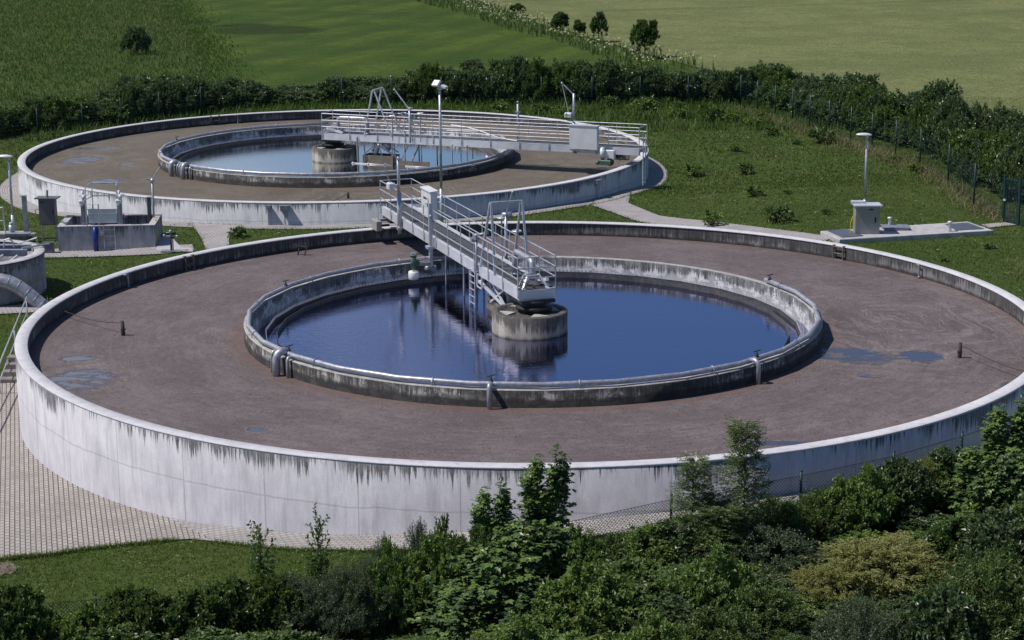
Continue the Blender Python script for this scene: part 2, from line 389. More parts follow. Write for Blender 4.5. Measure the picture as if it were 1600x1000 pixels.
def ground_mat(name, a, b, c, sc=1.0, fine=18, stripe=None, patch=None, tram=None, bumpd=.05):
    t = NT(name); p = t.pos(); x, y, z = t.sep(p)[:3]
    n1 = t.noise(p, .12*sc, 5, .6); n2 = t.noise(p, 1.1*sc, 6, .7); n3 = t.noise(p, fine, 4, .75)
    col = t.mix(t.ramp(n1, .38, .62), a, b); col = t.mix(t.ramp(n2, .42, .66, 0, .7), col, c)
    col = t.mix(t.ramp(n3, .35, .65, 0, .55), col, tuple(v*.35 for v in a))
    if stripe:
        ang, wd, amt = stripe; u = t.m('ADD', t.m('MULTIPLY', x, cos(ang)), t.m('MULTIPLY', y, sin(ang)))
        st = t.ramp(t.m('SINE', t.m('ADD', t.m('MULTIPLY', u, 2*pi/wd), t.m('MULTIPLY', n1, 4))), -.5, .6); col = t.mix(t.m('MULTIPLY', st, amt), col, tuple(v*.5 for v in a))
    if patch:
        d = blobs_mask(t, p, patch, .25, .25); col = t.mix(t.ramp(d, .7, 1.1, .75, 0), col, tuple(v*.3 for v in a))
    if tram:
        for (cx, cy, r0) in tram:
            dx = t.m('SUBTRACT', x, cx); dy = t.m('SUBTRACT', y, cy); rr = t.m('SQRT', t.m('ADD', t.m('MULTIPLY', dx, dx), t.m('MULTIPLY', dy, dy)))
            f = t.m('ABSOLUTE', t.m('SUBTRACT', t.m('FRACT', t.m('DIVIDE', rr, r0)), .5)); f2 = t.m('ABSOLUTE', t.m('SUBTRACT', f, .04))
            col = t.mix(t.m('MULTIPLY', t.ramp(f2, .012, .026, 1, 0), t.m('MULTIPLY', t.ramp(n2, .35, .6, .3, .9), t.ramp(y, 195, 225))), col, tuple(v*.45 for v in a))
    return t.set(Base_Color=col, Roughness=.95, Specular_IOR_Level=.15, Normal=t.bump(t.m('ADD', n3, n2), .6, bumpd))

M = {}
M['wall_out'] = concrete('cast_concrete_outside', (.55,.52,.56), (.69,.655,.69), ztop=-.05, depth=.72, amt=.36, joints=2.7, lift=-1.25)
M['wall_out_far'] = concrete('cast_concrete_outside_far_tank', (.50,.50,.52), (.62,.61,.63), ztop=-.05, depth=.62, amt=.40, joints=2.7, lift=-.9)
M['wall_in'] = concrete('weathered_concrete_inside', (.20,.19,.195), (.33,.32,.325), ztop=-.03, depth=.5, amt=.95, joints=2.7, foot=-.52, mottle=.35)
M['cap'] = concrete('pale_coping', (.54,.52,.55), (.63,.61,.64), ztop=9, depth=.1, amt=-3)
M['ring_out'] = concrete('mottled_concrete_ring', (.10,.09,.085), (.19,.18,.17), ztop=-.03, depth=.5, amt=.58, foot=-.36, mottle=.6, white=(.42,.40,.38))
M['ring_in'] = concrete('stained_concrete_ring_inside', (.26,.26,.29), (.38,.38,.41), ztop=0.0, depth=.42, amt=.72, joints=2.4, rad=9.4, white=(.60,.59,.62))
M['ring_cap'] = concrete('ring_coping', (.36,.34,.32), (.48,.46,.43), ztop=9, depth=.1, amt=-3, mottle=.25)
M['pillar'] = concrete('pillar_concrete', (.25,.225,.20), (.40,.37,.33), ztop=.12, depth=.6, amt=.45, mottle=.35, foot=-.66)
M['chamber'] = concrete('chamber_concrete', (.34,.33,.36), (.46,.45,.48), ztop=1.1, depth=1.0, amt=.15, mottle=.15)
M['shaft'] = concrete('shaft_concrete', (.30,.29,.32), (.42,.41,.44), ztop=0, depth=.6, amt=.35, mottle=.25)
M['slab'] = concrete('slab_concrete', (.42,.40,.41), (.52,.50,.51), ztop=50, depth=.1, amt=-3, mottle=.15)
M['steel'] = simple('galvanised_steel', (.50,.51,.56), .42, .55, .15, 5)
M['steel_dull'] = simple('dull_galvanised_steel', (.32,.33,.38), .5, .5, .2, 5)
M['trough'] = simple('stained_trough_steel', (.075,.072,.075), .6, .2, .3, 6)
M['alu'] = simple('pale_aluminium_sheet', (.60,.60,.64), .42, .25, .08, 2)
M['alu_white'] = simple('white_grey_sheet', (.68,.68,.70), .45, .1, .06, 2)
M['pipe'] = simple('spiral_steel_pipe', (.40,.40,.45), .42, .45, .2, 6)
M['grate'] = simple('steel_grating', (.075,.075,.085), .7, .1, .2, 14, .3)
M['dark'] = simple('dark_rubber_metal', (.02,.02,.022), .6, .2, .2)
M['black'] = simple('black_fitting', (.012,.012,.014), .45)
M['green'] = simple('green_motor_paint', (.06,.12,.08), .4, .0, .2)
M['white'] = simple('white_plastic', (.78,.78,.76), .45, 0, .05)
M['blue'] = simple('blue_pipe_plastic', (.01,.02,.20), .35, 0, .1)
M['yellow'] = simple('yellow_plastic', (.55,.42,.02), .4, 0, .1)
M['greencoat'] = simple('green_coated_steel', (.008,.036,.040), .5, .1, .15)
M['cabinet'] = simple('grey_cabinet_sheet', (.33,.32,.30), .45, .2, .06, 1.5)
M['cabinet_dark'] = simple('dark_grey_cabinet', (.10,.095,.11), .5, .1, .08)
M['cover'] = simple('grey_blue_cover_plate', (.12,.13,.17), .5, .3, .12)
M['rust'] = simple('rusty_brown_steel', (.060,.045,.038), .8, .1, .3)
M['brownplate'] = simple('weathered_plate', (.17,.14,.11), .7, .1, .25)
M['step'] = simple('worn_step_concrete', (.22,.19,.18), .9, 0, .25, 4, .3)
M['soil'] = simple('bare_soil', (.16,.12,.10), .95, 0, .3, 2, .5)
M['plaza'] = pavers('block_paving', (.34,.305,.28), (.42,.38,.35), .135, .23, .017, radians(-104))
M['band1'] = pavers('block_paving_ring', (.36,.335,.325), (.43,.40,.385), .125, .215, .013, radial=17.5)
M['path'] = pavers('block_paving_path', (.40,.37,.37), (.47,.43,.43), .12, .22, .012, radians(20))
M['bark'] = simple('bark', (.09,.07,.05), .9, 0, .3, 8, .5)
M['grassy'] = ground_mat('rough_grass_ground', (.056,.088,.018), (.078,.108,.026), (.044,.078,.014))
M['meadow'] = ground_mat('mown_meadow_ground', (.046,.086,.009), (.085,.124,.015), (.034,.068,.008), sc=1.0, fine=3.5, stripe=(radians(-18), 5.5, .35), patch=[(*at(415,47,-1.5), 6.5, 5.0, 0.1), (*at(385,39,-1.5), 3.0, 2.5, 0.0), (*at(318,35,-1.5), 1.6, 2.0, 0.0), (*at(452,47,-1.5), 3.0, 2.5, 0)], bumpd=.12)
M['wheat'] = ground_mat('wheat_field_ground', (.180,.202,.078), (.240,.258,.102), (.135,.155,.054), sc=1.0, fine=4, tram=[(-60, 520, 17.0)], bumpd=.5)
M['rough'] = ground_mat('rough_pasture_ground', (.046,.082,.016), (.075,.108,.022), (.038,.070,.013), sc=1.0, fine=6, bumpd=.2)
M['blade'] = leafy('grass_blades', (.088,.142,.026), .6, .3, .6, patchy=(.140,.140,.042))
M['straw'] = leafy('pale_grass_blades', (.19,.185,.095), .4, .25, .7)
M['reed'] = leafy('tall_grass_blades', (.078,.130,.026), .45, .3, .6)
M['flower'] = leafy('cream_flower_heads', (.36,.35,.22), .3, .2, .8)
M['lf_dark'] = leafy('leaves_dark_green', (.068,.104,.044), .55, .24, .36)
M['lf_mid'] = leafy('leaves_mid_green', (.085,.132,.038), .55, .28, .4)
M['lf_weed'] = leafy('leaves_ground_weeds', (.100,.150,.040), .55, .25, .42)
M['lf_hfresh'] = leafy('leaves_hedge_fresh', (.092,.145,.040), .5, .32, .38)
M['lf_hedge'] = leafy('leaves_hedge', (.088,.132,.058), .55, .28, .32)
M['lf_hedge_grey'] = leafy('leaves_hedge_grey', (.085,.122,.060), .5, .28, .36)
M['lf_tree'] = leafy('leaves_field_tree', (.075,.125,.040), .45, .35, .5)
M['lf_lite'] = leafy('leaves_fresh_green', (.125,.190,.048), .45, .3, .45)
M['lf_blue'] = leafy('leaves_grey_green', (.090,.122,.068), .5, .24, .4)
M['lf_yel'] = leafy('leaves_olive_yellow', (.205,.215,.070), .4, .25, .5)
M['lf_maple'] = leafy('leaves_maple', (.072,.118,.052), .5, .28, .36, tip=(.22,.33,.075))
M['lf_ash'] = leafy('leaves_ash', (.070,.108,.036), .45, .24, .4, tip=(.17,.22,.07))

def water_mat(name, deep, tint, mirror=(.62,.78,1.0), ior=1.6):
    t = NT(name); o = t.obj(); x, y, z = t.sep(o)[:3]
    n1 = t.noise(t.comb(x, t.m('MULTIPLY', y, 1.6), 0.0), 2.6, 3, .55); n2 = t.noise(t.comb(x, t.m('MULTIPLY', y, 1.4), 0.0), 8.0, 3, .55)
    h = t.m('ADD', n1, t.m('MULTIPLY', n2, .5))
    foam = t.m('MULTIPLY', t.ramp(t.noise(o, .45, 6, .7, 1.5), .50, .66, 0, 1), t.ramp(t.noise(o, 8, 5, .8), .45, .7))
    c = t.mix(t.m('MULTIPLY', foam, .35), t.mix(t.ramp(t.noise(o, .15, 3), .4, .6), deep, tint), (.10,.11,.15))
    nb = t.bump(h, .085, .05); df = t.n('ShaderNodeBsdfDiffuse', i_Color=c); gl = t.n('ShaderNodeBsdfGlossy', i_Color=mirror, i_Roughness=.03); t.put(gl.inputs['Normal'], nb)
    fr = t.n('ShaderNodeFresnel', i_IOR=ior); t.put(fr.inputs['Normal'], nb); mx = t.n('ShaderNodeMixShader')
    t.t.links.new(fr.outputs[0], mx.inputs[0]); t.t.links.new(df.outputs[0], mx.inputs[1]); t.t.links.new(gl.outputs[0], mx.inputs[2]); t.t.links.new(mx.outputs[0], t.out.inputs[0])
    return t.mat

# ------------------------------------------------------------------ ground
def grid_mesh(name, xs, ys, mat, dz=0.0, mask=None):
    X, Y = np.meshgrid(xs, ys); Z = Gv(X, Y)+dz; V = np.stack([X, Y, Z], -1).reshape(-1, 3); nx = len(xs)
    i, j = np.meshgrid(np.arange(len(xs)-1), np.arange(len(ys)-1)); a = (j*nx+i).ravel()
    F = np.stack([a, a+1, a+1+nx, a+nx], 1)
    if mask is not None:
        c = V[F].mean(1); F = F[mask(c[:,0], c[:,1])]
    return np_mesh(name, V, F, mat, True)
xs = np.concatenate([np.linspace(-2500,-130,12), np.linspace(-120,-42,14), np.arange(-41,41,.7), np.linspace(42,120,14), np.linspace(130,2500,12)])
ys = np.concatenate([np.linspace(-400,20,8), np.linspace(24,36,5), np.arange(37,140,.7), np.linspace(142,330,24), np.linspace(360,4000,14)])
tag(link('ground', grid_mesh('ground', xs, ys, M['grassy'])), kind='structure')
def inpoly(x, y, poly):
    x = np.asarray(x); y = np.asarray(y); c = np.zeros(x.shape, bool); n = len(poly)
    for i in range(n):
        x1, y1 = poly[i][:2]; x2, y2 = poly[(i+1)%n][:2]
        k = (y1 > y) != (y2 > y)
        c ^= k & (x < (x2-x1)*(y-y1)/(y2-y1+1e-12)+x1)
    return c
def drape(name, poly, mat, dz, step, kind='structure'):
    """a polygon of ground laid over the terrain"""
    import bmesh
    bm = bmesh.new(); vs = [bm.verts.new((p[0], p[1], 0)) for p in poly]; f = bm.faces.new(vs)
    x0, x1 = min(p[0] for p in poly), max(p[0] for p in poly); y0, y1 = min(p[1] for p in poly), max(p[1] for p in poly)
    k = x0+step
    while k < x1: bmesh.ops.bisect_plane(bm, geom=bm.verts[:]+bm.edges[:]+bm.faces[:], plane_co=(k,0,0), plane_no=(1,0,0)); k += step
    k = y0+step
    while k < y1: bmesh.ops.bisect_plane(bm, geom=bm.verts[:]+bm.edges[:]+bm.faces[:], plane_co=(0,k,0), plane_no=(0,1,0)); k += step
    bmesh.ops.triangulate(bm, faces=bm.faces[:])
    bm.verts.ensure_lookup_table(); P = np.array([v.co[:2] for v in bm.verts]); Z = Gv(P[:,0], P[:,1])
    for v, z in zip(bm.verts, Z): v.co.z = z+dz
    bmesh.ops.recalc_face_normals(bm, faces=bm.faces[:])
    for f in bm.faces:
        if f.normal.z < 0: f.normal_flip()
        f.smooth = True
    me = bpy.data.meshes.new(name); bm.to_mesh(me); bm.free(); me.materials.append(mat)
    return tag(link(name, me), kind=kind)
G0 = lambda pts: [at(px, py, -1.5) for px, py in pts]
STRIP_A = G0([(560,-30),(640,0),(720,22),(790,45),(870,66),(940,92),(1000,114)])       # meadow side of the weed strip
STRIP_B = G0([(640,-30),(720,-4),(800,20),(860,40),(930,62),(1010,85),(1120,108)])      # wheat side
MEADOW = G0([(225,-30),(262,0),(300,60),(325,125),(330,152)]) + [at(1010,152,-1.5)] + STRIP_A[::-1]
drape('meadow', MEADOW, M['meadow'], .05, 9)
WHEAT = STRIP_B[:-1] + [at(1100,108,-1.5), at(1200,122,-1.5), at(1300,136,-1.5), at(1400,156,-1.5), at(1500,180,-1.5), at(1600,200,-1.5), (60,118), (900,300), (900,2500), (-60,2500), at(600,-60,-1.5)]
drape('wheat_field', WHEAT, M['wheat'], .06, 60)
ROUGH = G0([(225,-30),(262,0),(300,60),(325,125),(330,158),(150,170),(0,185),(-150,200)]) + [(-75,130), (-110,300)]
drape('pasture', ROUGH, M['rough'], .045, 9)
# paving
def ring_sheet(name, c, r0, r1, a0, a1, mat, dz, n):
    T = np.radians(np.linspace(a0, a1, n)); rs = np.linspace(r0, r1, 5)
    V = np.array([(c[0]+r*cos(t), c[1]+r*sin(t)) for t in T for r in rs]); Z = Gv(V[:,0], V[:,1])+dz
    V = np.c_[V[:,0]-c[0], V[:,1]-c[1], Z]; F = [(i*5+j, i*5+j+1, i*5+j+6, i*5+j+5) for i in range(n-1) for j in range(4)]
    o = link(name, np_mesh(name, V, F, mat, True), loc=(c[0], c[1], 0)); return tag(o, kind='structure')
ring_sheet('path', C1, 16.9, 18.15, -132, 100, M['band1'], .030, 300)
ring_sheet('path', C2, 16.9, 18.05, -215, 45, M['band1'], .030, 300)
PLAZA = [on(*p)[:2] for p in [(0,874),(66,869),(176,854),(273,845),(330,842)]]
for a in range(-128, -199, -5): PLAZA.append((C1[0]+16.9*cos(radians(a)), C1[1]+16.9*sin(radians(a))))
PLAZA += [on(12,598)[:2], on(-20,600)[:2], on(-90,640)[:2], on(-160,760)[:2], on(-150,890)[:2]]
drape('pavement', PLAZA, M['plaza'], .036, 2.0)
PATH_A = [on(*p)[:2] for p in [(925,322),(960,334),(996,347),(1060,357),(1150,364),(1290,378),(1300,371),(1200,358),(1100,346),(1030,338),(1005,328),(982,318),(985,302),(930,313)]]
PATH_B = [on(*p)[:2] for p in [(296,350),(308,362),(316,376),(322,392),(330,402),(372,396),(358,385),(358,372),(366,361),(378,353)]]
PATH_C = [on(*p)[:2] for p in [(-60,392),(60,390),(300,383),(304,392),(250,398),(64,404),(-60,408)]]
PATH_D = [on(*p)[:2] for p in [(-40,484),(70,474),(82,481),(62,489),(-40,494)]]
PATH_E = [on(*p)[:2] for p in [(1532,352),(1572,348),(1592,352),(1545,357)]]
PATHS = [PATH_A, PATH_B, PATH_C, PATH_D, PATH_E]
for P_ in PATHS: drape('path', P_, M['path'], .042, 2.0)
drape('soil', [on(*p)[:2] for p in [(-14,884),(-4,879),(6,881),(14,878),(22,883),(27,889),(24,895),(16,899),(8,897),(0,902),(-12,900)]], M['soil'], .03, 2.0)

# ------------------------------------------------------------------ settling tanks
SL, WL = -0.55, -0.62          # sludge and clear water level below the tank top
def circ_pts(r, z, a0, a1, n): return [(r*cos(radians(a0+(a1-a0)*i/n)), r*sin(radians(a0+(a1-a0)*i/n)), z) for i in range(n+1)]
def make_tank(label, c, z0, out_mat, drops, pipe_arc, valves):
    root = thing('settling_tank', label, 'settling tank', (c[0], c[1], z0), group='round settling tanks')
    m = MB(); m.lathe([(16.62,-3.4),(16.62,-.10),(16.62,-.035),(16.97,-.035),(17.0,-.06),(17.0,-3.4)], 256, mats=[1,1,2,2,0])
    wall = m.build('wall', [M[out_mat], M['wall_in'], M['cap']], root)
    m = MB(); m.lathe([(16.60,-.045),(16.59,-.03),(16.61,0.0),(16.985,0.0),(17.006,-.012),(17.006,-.04),(16.99,-.045)], 256)
    m.build('coping', M['cap'], root)
    m = MB(); m.lathe([(9.40,-2.2),(9.40,-.05),(9.43,-.01),(9.67,-.01),(9.69,-.03),(9.69,-2.2)], 192, mats=[1,1,2,2,0])
    m.build('inner_wall', [M['ring_out'], M['ring_in'], M['ring_cap']], root)
    # launder: a trough of flat plates, saw-toothed weir and scum baffle in front of it
    N = 30; m = MB(); m.lathe([(9.39,-.80),(8.98,-.80),(8.98,-.47),(9.0,-.47),(9.0,-.78),(9.39,-.78)], N, smooth=False, a0=.05, a1=2*pi+.05)
    la = m.build('launder', M['trough'], root)
    m = MB()
    for i in range(N):
        p = np.array([9.0*cos(.05+2*pi*i/N), 9.0*sin(.05+2*pi*i/N)]); q = np.array([9.0*cos(.05+2*pi*(i+1)/N), 9.0*sin(.05+2*pi*(i+1)/N)])
        K = 13; mid = (p+q)/2; dd = (q-p)/np.linalg.norm(q-p)
        for k in range(K):
            c_ = p+(q-p)*(k+.5)/K; m.bar((*(c_-dd*.038), -.43), (*(c_+dd*.038), -.43), .012, .085)
    m.lathe([(8.994,-.475),(8.994,-.46),(9.006,-.46),(9.006,-.475)], N, smooth=False, a0=.05, a1=2*pi+.05, closed=True); m.build('weir', M['alu'], la)
    m = MB(); m.lathe([(8.62,-.85),(8.62,-.46),(8.635,-.46),(8.635,-.85)], N, smooth=False, a0=.05, a1=2*pi+.05)
    m.build('scum_baffle', M['trough'], root)
    # centre pillar
    m = MB(); m.lathe([(1.28,-2.2),(1.28,.10),(1.26,.12),(1.06,.12),(1.05,.05),(0.0,.05)], 64, c=(-.10,-.05,0)); pil = m.build('pillar', M['pillar'], root)
    m = MB()
    for a in (20, 110, 200, 290):
        t = radians(a); m.add([(-.1+.5*cos(t),-.05+.5*sin(t),.10),(-.1+1.02*cos(t-.35),-.05+1.02*sin(t-.35),.10),(-.1+1.02*cos(t+.35),-.05+1.02*sin(t+.35),.10),(-.1+.5*cos(t),-.05+.5*sin(t),.06),(-.1+1.02*cos(t-.35),-.05+1.02*sin(t-.35),.06),(-.1+1.02*cos(t+.35),-.05+1.02*sin(t+.35),.06)], [(0,1,2),(3,5,4),(0,3,4,1),(1,4,5,2),(2,5,3,0)])
    build_split(m, 'gusset_plate', M['ring_cap'], pil)
    # ring main on the inner wall
    a0, a1, rp, r_thick = pipe_arc; n = int(abs(a1-a0)/12.5)
    m = MB(); m.tube(circ_pts(9.57, .12, a0, a1, n), rp, 12); pp = m.build('ring_pipe', M['pipe'], root)
    for i in range(1, n, 2):
        a = radians(a0+(a1-a0)*(i+.5)/n); r = 9.52; m = MB()
        m.tube([((r+dr)*cos(a), (r+dr)*sin(a), z) for dr, z in ((-rp-.03,-.02),(-rp-.02,.12),(-rp*.6,.12+rp),(0,.14+rp),(rp*.6,.12+rp),(rp+.03,.12),(rp+.03,-.02))], .018, 5); m.build('pipe_clamp', M['steel_dull'], pp)
    for (a, kind) in drops:
        m = MB(); t = radians(a)
        def P(r, dt, z): return (r*cos(t+dt), r*sin(t+dt), z)
        if kind == 2:
            m.tube([P(9.5,.0,.14),P(9.72,0,.20),P(9.86,0,.14),P(9.93,0,.0),P(9.95,0,-.75)], .12, 10); m.tube([P(9.6,-.045,.12),P(9.78,-.045,.12),P(9.84,-.045,.02),P(9.85,-.045,-.75)], .045, 8)
            m.tube([P(9.6,.045,.10),P(9.76,.045,.08),P(9.80,.045,.0),P(9.80,.045,-.75)], .05, 8)
        else:
            m.tube([P(9.5,.0,.13),P(9.74,0,.17),P(9.84,0,.11),P(9.87,0,.0),P(9.87,0,-.75)], .07, 10)
        m.build('drop_pipe', M['pipe'], pp)
    for a in valves:
        m = MB(); t = radians(a); x, y = 9.52*cos(t), 9.52*sin(t)
        m.tube([(x,y,.10),(x,y,.33)], .03, 8); m.bar((x-.10,y-.03,.34),(x+.12,y+.05,.38), .028, .025); m.sphere((x,y,.20), .07, n=8); m.build('valve', M['black'], pp)
    return root
tank1 = make_tank('nearer and larger-looking round concrete tank with white coping, in the foreground', C1, 0.0, 'wall_out', [(-143.5,2),(-98,1),(-47,1)], (-258, 28, .078, 0), [-203, -143, -98, -45, 26])
tank2 = make_tank('round concrete tank farther back, in front of the hedge', C2, Z2, 'wall_out_far', [(-145,2),(-138,2)], (-262, 20, .085, 0), [-195, -143])
# pipe through the near ring continues thicker at the front (a second, larger collar)
def ladder(parent, c, a, rin, w, zt, zb, mat, name='ladder', rungs=2, out=.0):
    m = MB(); t = radians(a); u = (-sin(t), cos(t)); r = rin-.10
    p = lambda k, z, rr=r: (rr*cos(t)+u[0]*k, rr*sin(t)+u[1]*k, z)
    for k in (-w/2, w/2):
        m.tube([p(k,zt,rin+.06),p(k,zt+.02),p(k,zt-.04),p(k,zb)], .03, 6)
    for i in range(rungs+1):
        z = zt-.03+(zb+.1-zt)*i/max(1,rungs); m.tube([p(-w/2,z),p(w/2,z)], .024, 6)
    return m.build(name, mat, parent)
ladder(tank1, C1, 42.5, 16.62, .48, -.02, -.62, M['brownplate'])
ladder(tank1, C1, 143, 16.62, .42, .0, -.62, M['brownplate'])
ladder(tank2, C2, 122, 16.62, .55, .0, -.62, M['brownplate'])
def hook(parent, a, rin, name='overflow_pipe', r=.03, zt=-.03, ln=.25):
    m = MB(); t = radians(a); rr = rin-.12; u = (-sin(t), cos(t))
    m.tube([(rin*cos(t)+u[0]*.12, rin*sin(t)+u[1]*.12, zt-.02),(rr*cos(t)+u[0]*.10, rr*sin(t)+u[1]*.1, zt),(rr*cos(t)-u[0]*.02, rr*sin(t)-u[1]*.02, zt-.02),(rr*cos(t)-u[0]*.03, rr*sin(t)-u[1]*.03, -.62)], r, 6)
    m.sphere((rr*cos(t)-u[0]*.03, rr*sin(t)-u[1]*.03, -.50), .06, n=6); return m.build(name, M['steel_dull'], parent)
hook(tank1, 27.5, 16.62); hook(tank1, 155.5, 16.62); hook(tank2, 117, 16.62)
# boxes fixed to the outside of the far tank wall
for (px, py, sz, nm) in ((445, 325, .20, 'junction_box'), (420, 328, .07, 'cable_conduit'), (931, 285, .16, 'junction_box')):
    d = ray(px, py); a_ = d[0]**2+d[1]**2; b_ = -2*(d[0]*C2[0]+d[1]*C2[1]); cc = C2@C2-17.0**2; t_ = (-b_-sqrt(b_*b_-4*a_*cc))/(2*a_)
    x, y, z = d[0]*t_-C2[0], d[1]*t_-C2[1], CAM_H+d[2]*t_-Z2; an = atan2(y, x); m = MB()
    if nm == 'junction_box': m.box(-.02, .20, -sz, sz, z-.12, z+.12, ch=.02); m.box(-.02, .26, -sz-.03, sz+.03, z+.12, z+.15); m.tube([(.08,0,z-.1),(.08,0,z-1.0)], .03, 6); m.tube([(.08,.1,z-.1),(.14,.12,z-.35),(.08,.05,z-.4)], .02, 5)
    else: m.bar((.05,0,z+.1),(.05,0,z-1.1), .07); m.box(-.04,.13,-.1,.1,z+.1,z+.22)
    for i, v in enumerate(m.v): m.v[i] = (17.0*cos(an)+v[0]*cos(an)-v[1]*sin(an), 17.0*sin(an)+v[0]*sin(an)+v[1]*cos(an), v[2])
    m.build(nm, M['steel_dull'], tank2)

# sludge and clear water
def P1(px, py): x, y = at(px, py, SL); return (x-C1[0], y-C1[1])
def P2(px, py): x, y = at(px, py, SL+Z2); return (x-C2[0], y-C2[1])
def bl(f, px, py, wx, wy, a=0.0):          # an opening in the scum: centre, width and height in the photograph
    x, y = f(px, py); x1, _ = f(px+wx/2, py); _, y1 = f(px, py-wy/2); return (x, y, abs(x1-x), abs(y1-y), a)
SW1 = P1(1430, 500)
M['sludge1'] = sludge_mat('brown_scum', [bl(P1,128,592,120,34),bl(P1,120,560,60,10),bl(P1,1335,556,140,24,-.25),bl(P1,1440,556,70,20),bl(P1,1590,602,60,12),bl(P1,402,671,34,7),bl(P1,1365,588,60,7),bl(P1,1225,692,110,8)],
    (.120,.093,.095), (.168,.135,.138), (.28,.235,.235), SW1)
M['sludge2'] = sludge_mat('brown_scum_far', [bl(P2,128,250,62,13),bl(P2,200,257,30,6),bl(P2,165,283,60,8),bl(P2,150,232,90,5)],
    (.125,.102,.082), (.158,.133,.105), (.27,.24,.19), (3, -13))
M['water1'] = water_mat('clear_water_near', (.004,.004,.012), (.005,.007,.026), (.45,.46,.60), 1.42)
M['water2'] = water_mat('clear_water_far', (.016,.014,.012), (.026,.024,.020), (.82,.82,.80), 1.5)
for c, z0, sm, wm in ((C1, 0, 'sludge1', 'water1'), (C2, Z2, 'sludge2', 'water2')):
    m = MB(); m.lathe([(9.60,SL),(12,SL),(14.5,SL),(16.7,SL)], 128); o = m.build('sludge', M[sm], loc=(c[0],c[1],z0)); tag(o, kind='structure')
    m = MB(); m.lathe([(0.01,WL),(4,WL),(8.98,WL)], 96); o = m.build('water', M[wm], loc=(c[0],c[1],z0)); tag(o, kind='structure')
    m = MB(); m.lathe([(8.99,WL-.12),(9.41,WL-.12)], 96); o = m.build('water', M['water1'], loc=(c[0],c[1],z0)); tag(o, kind='structure')

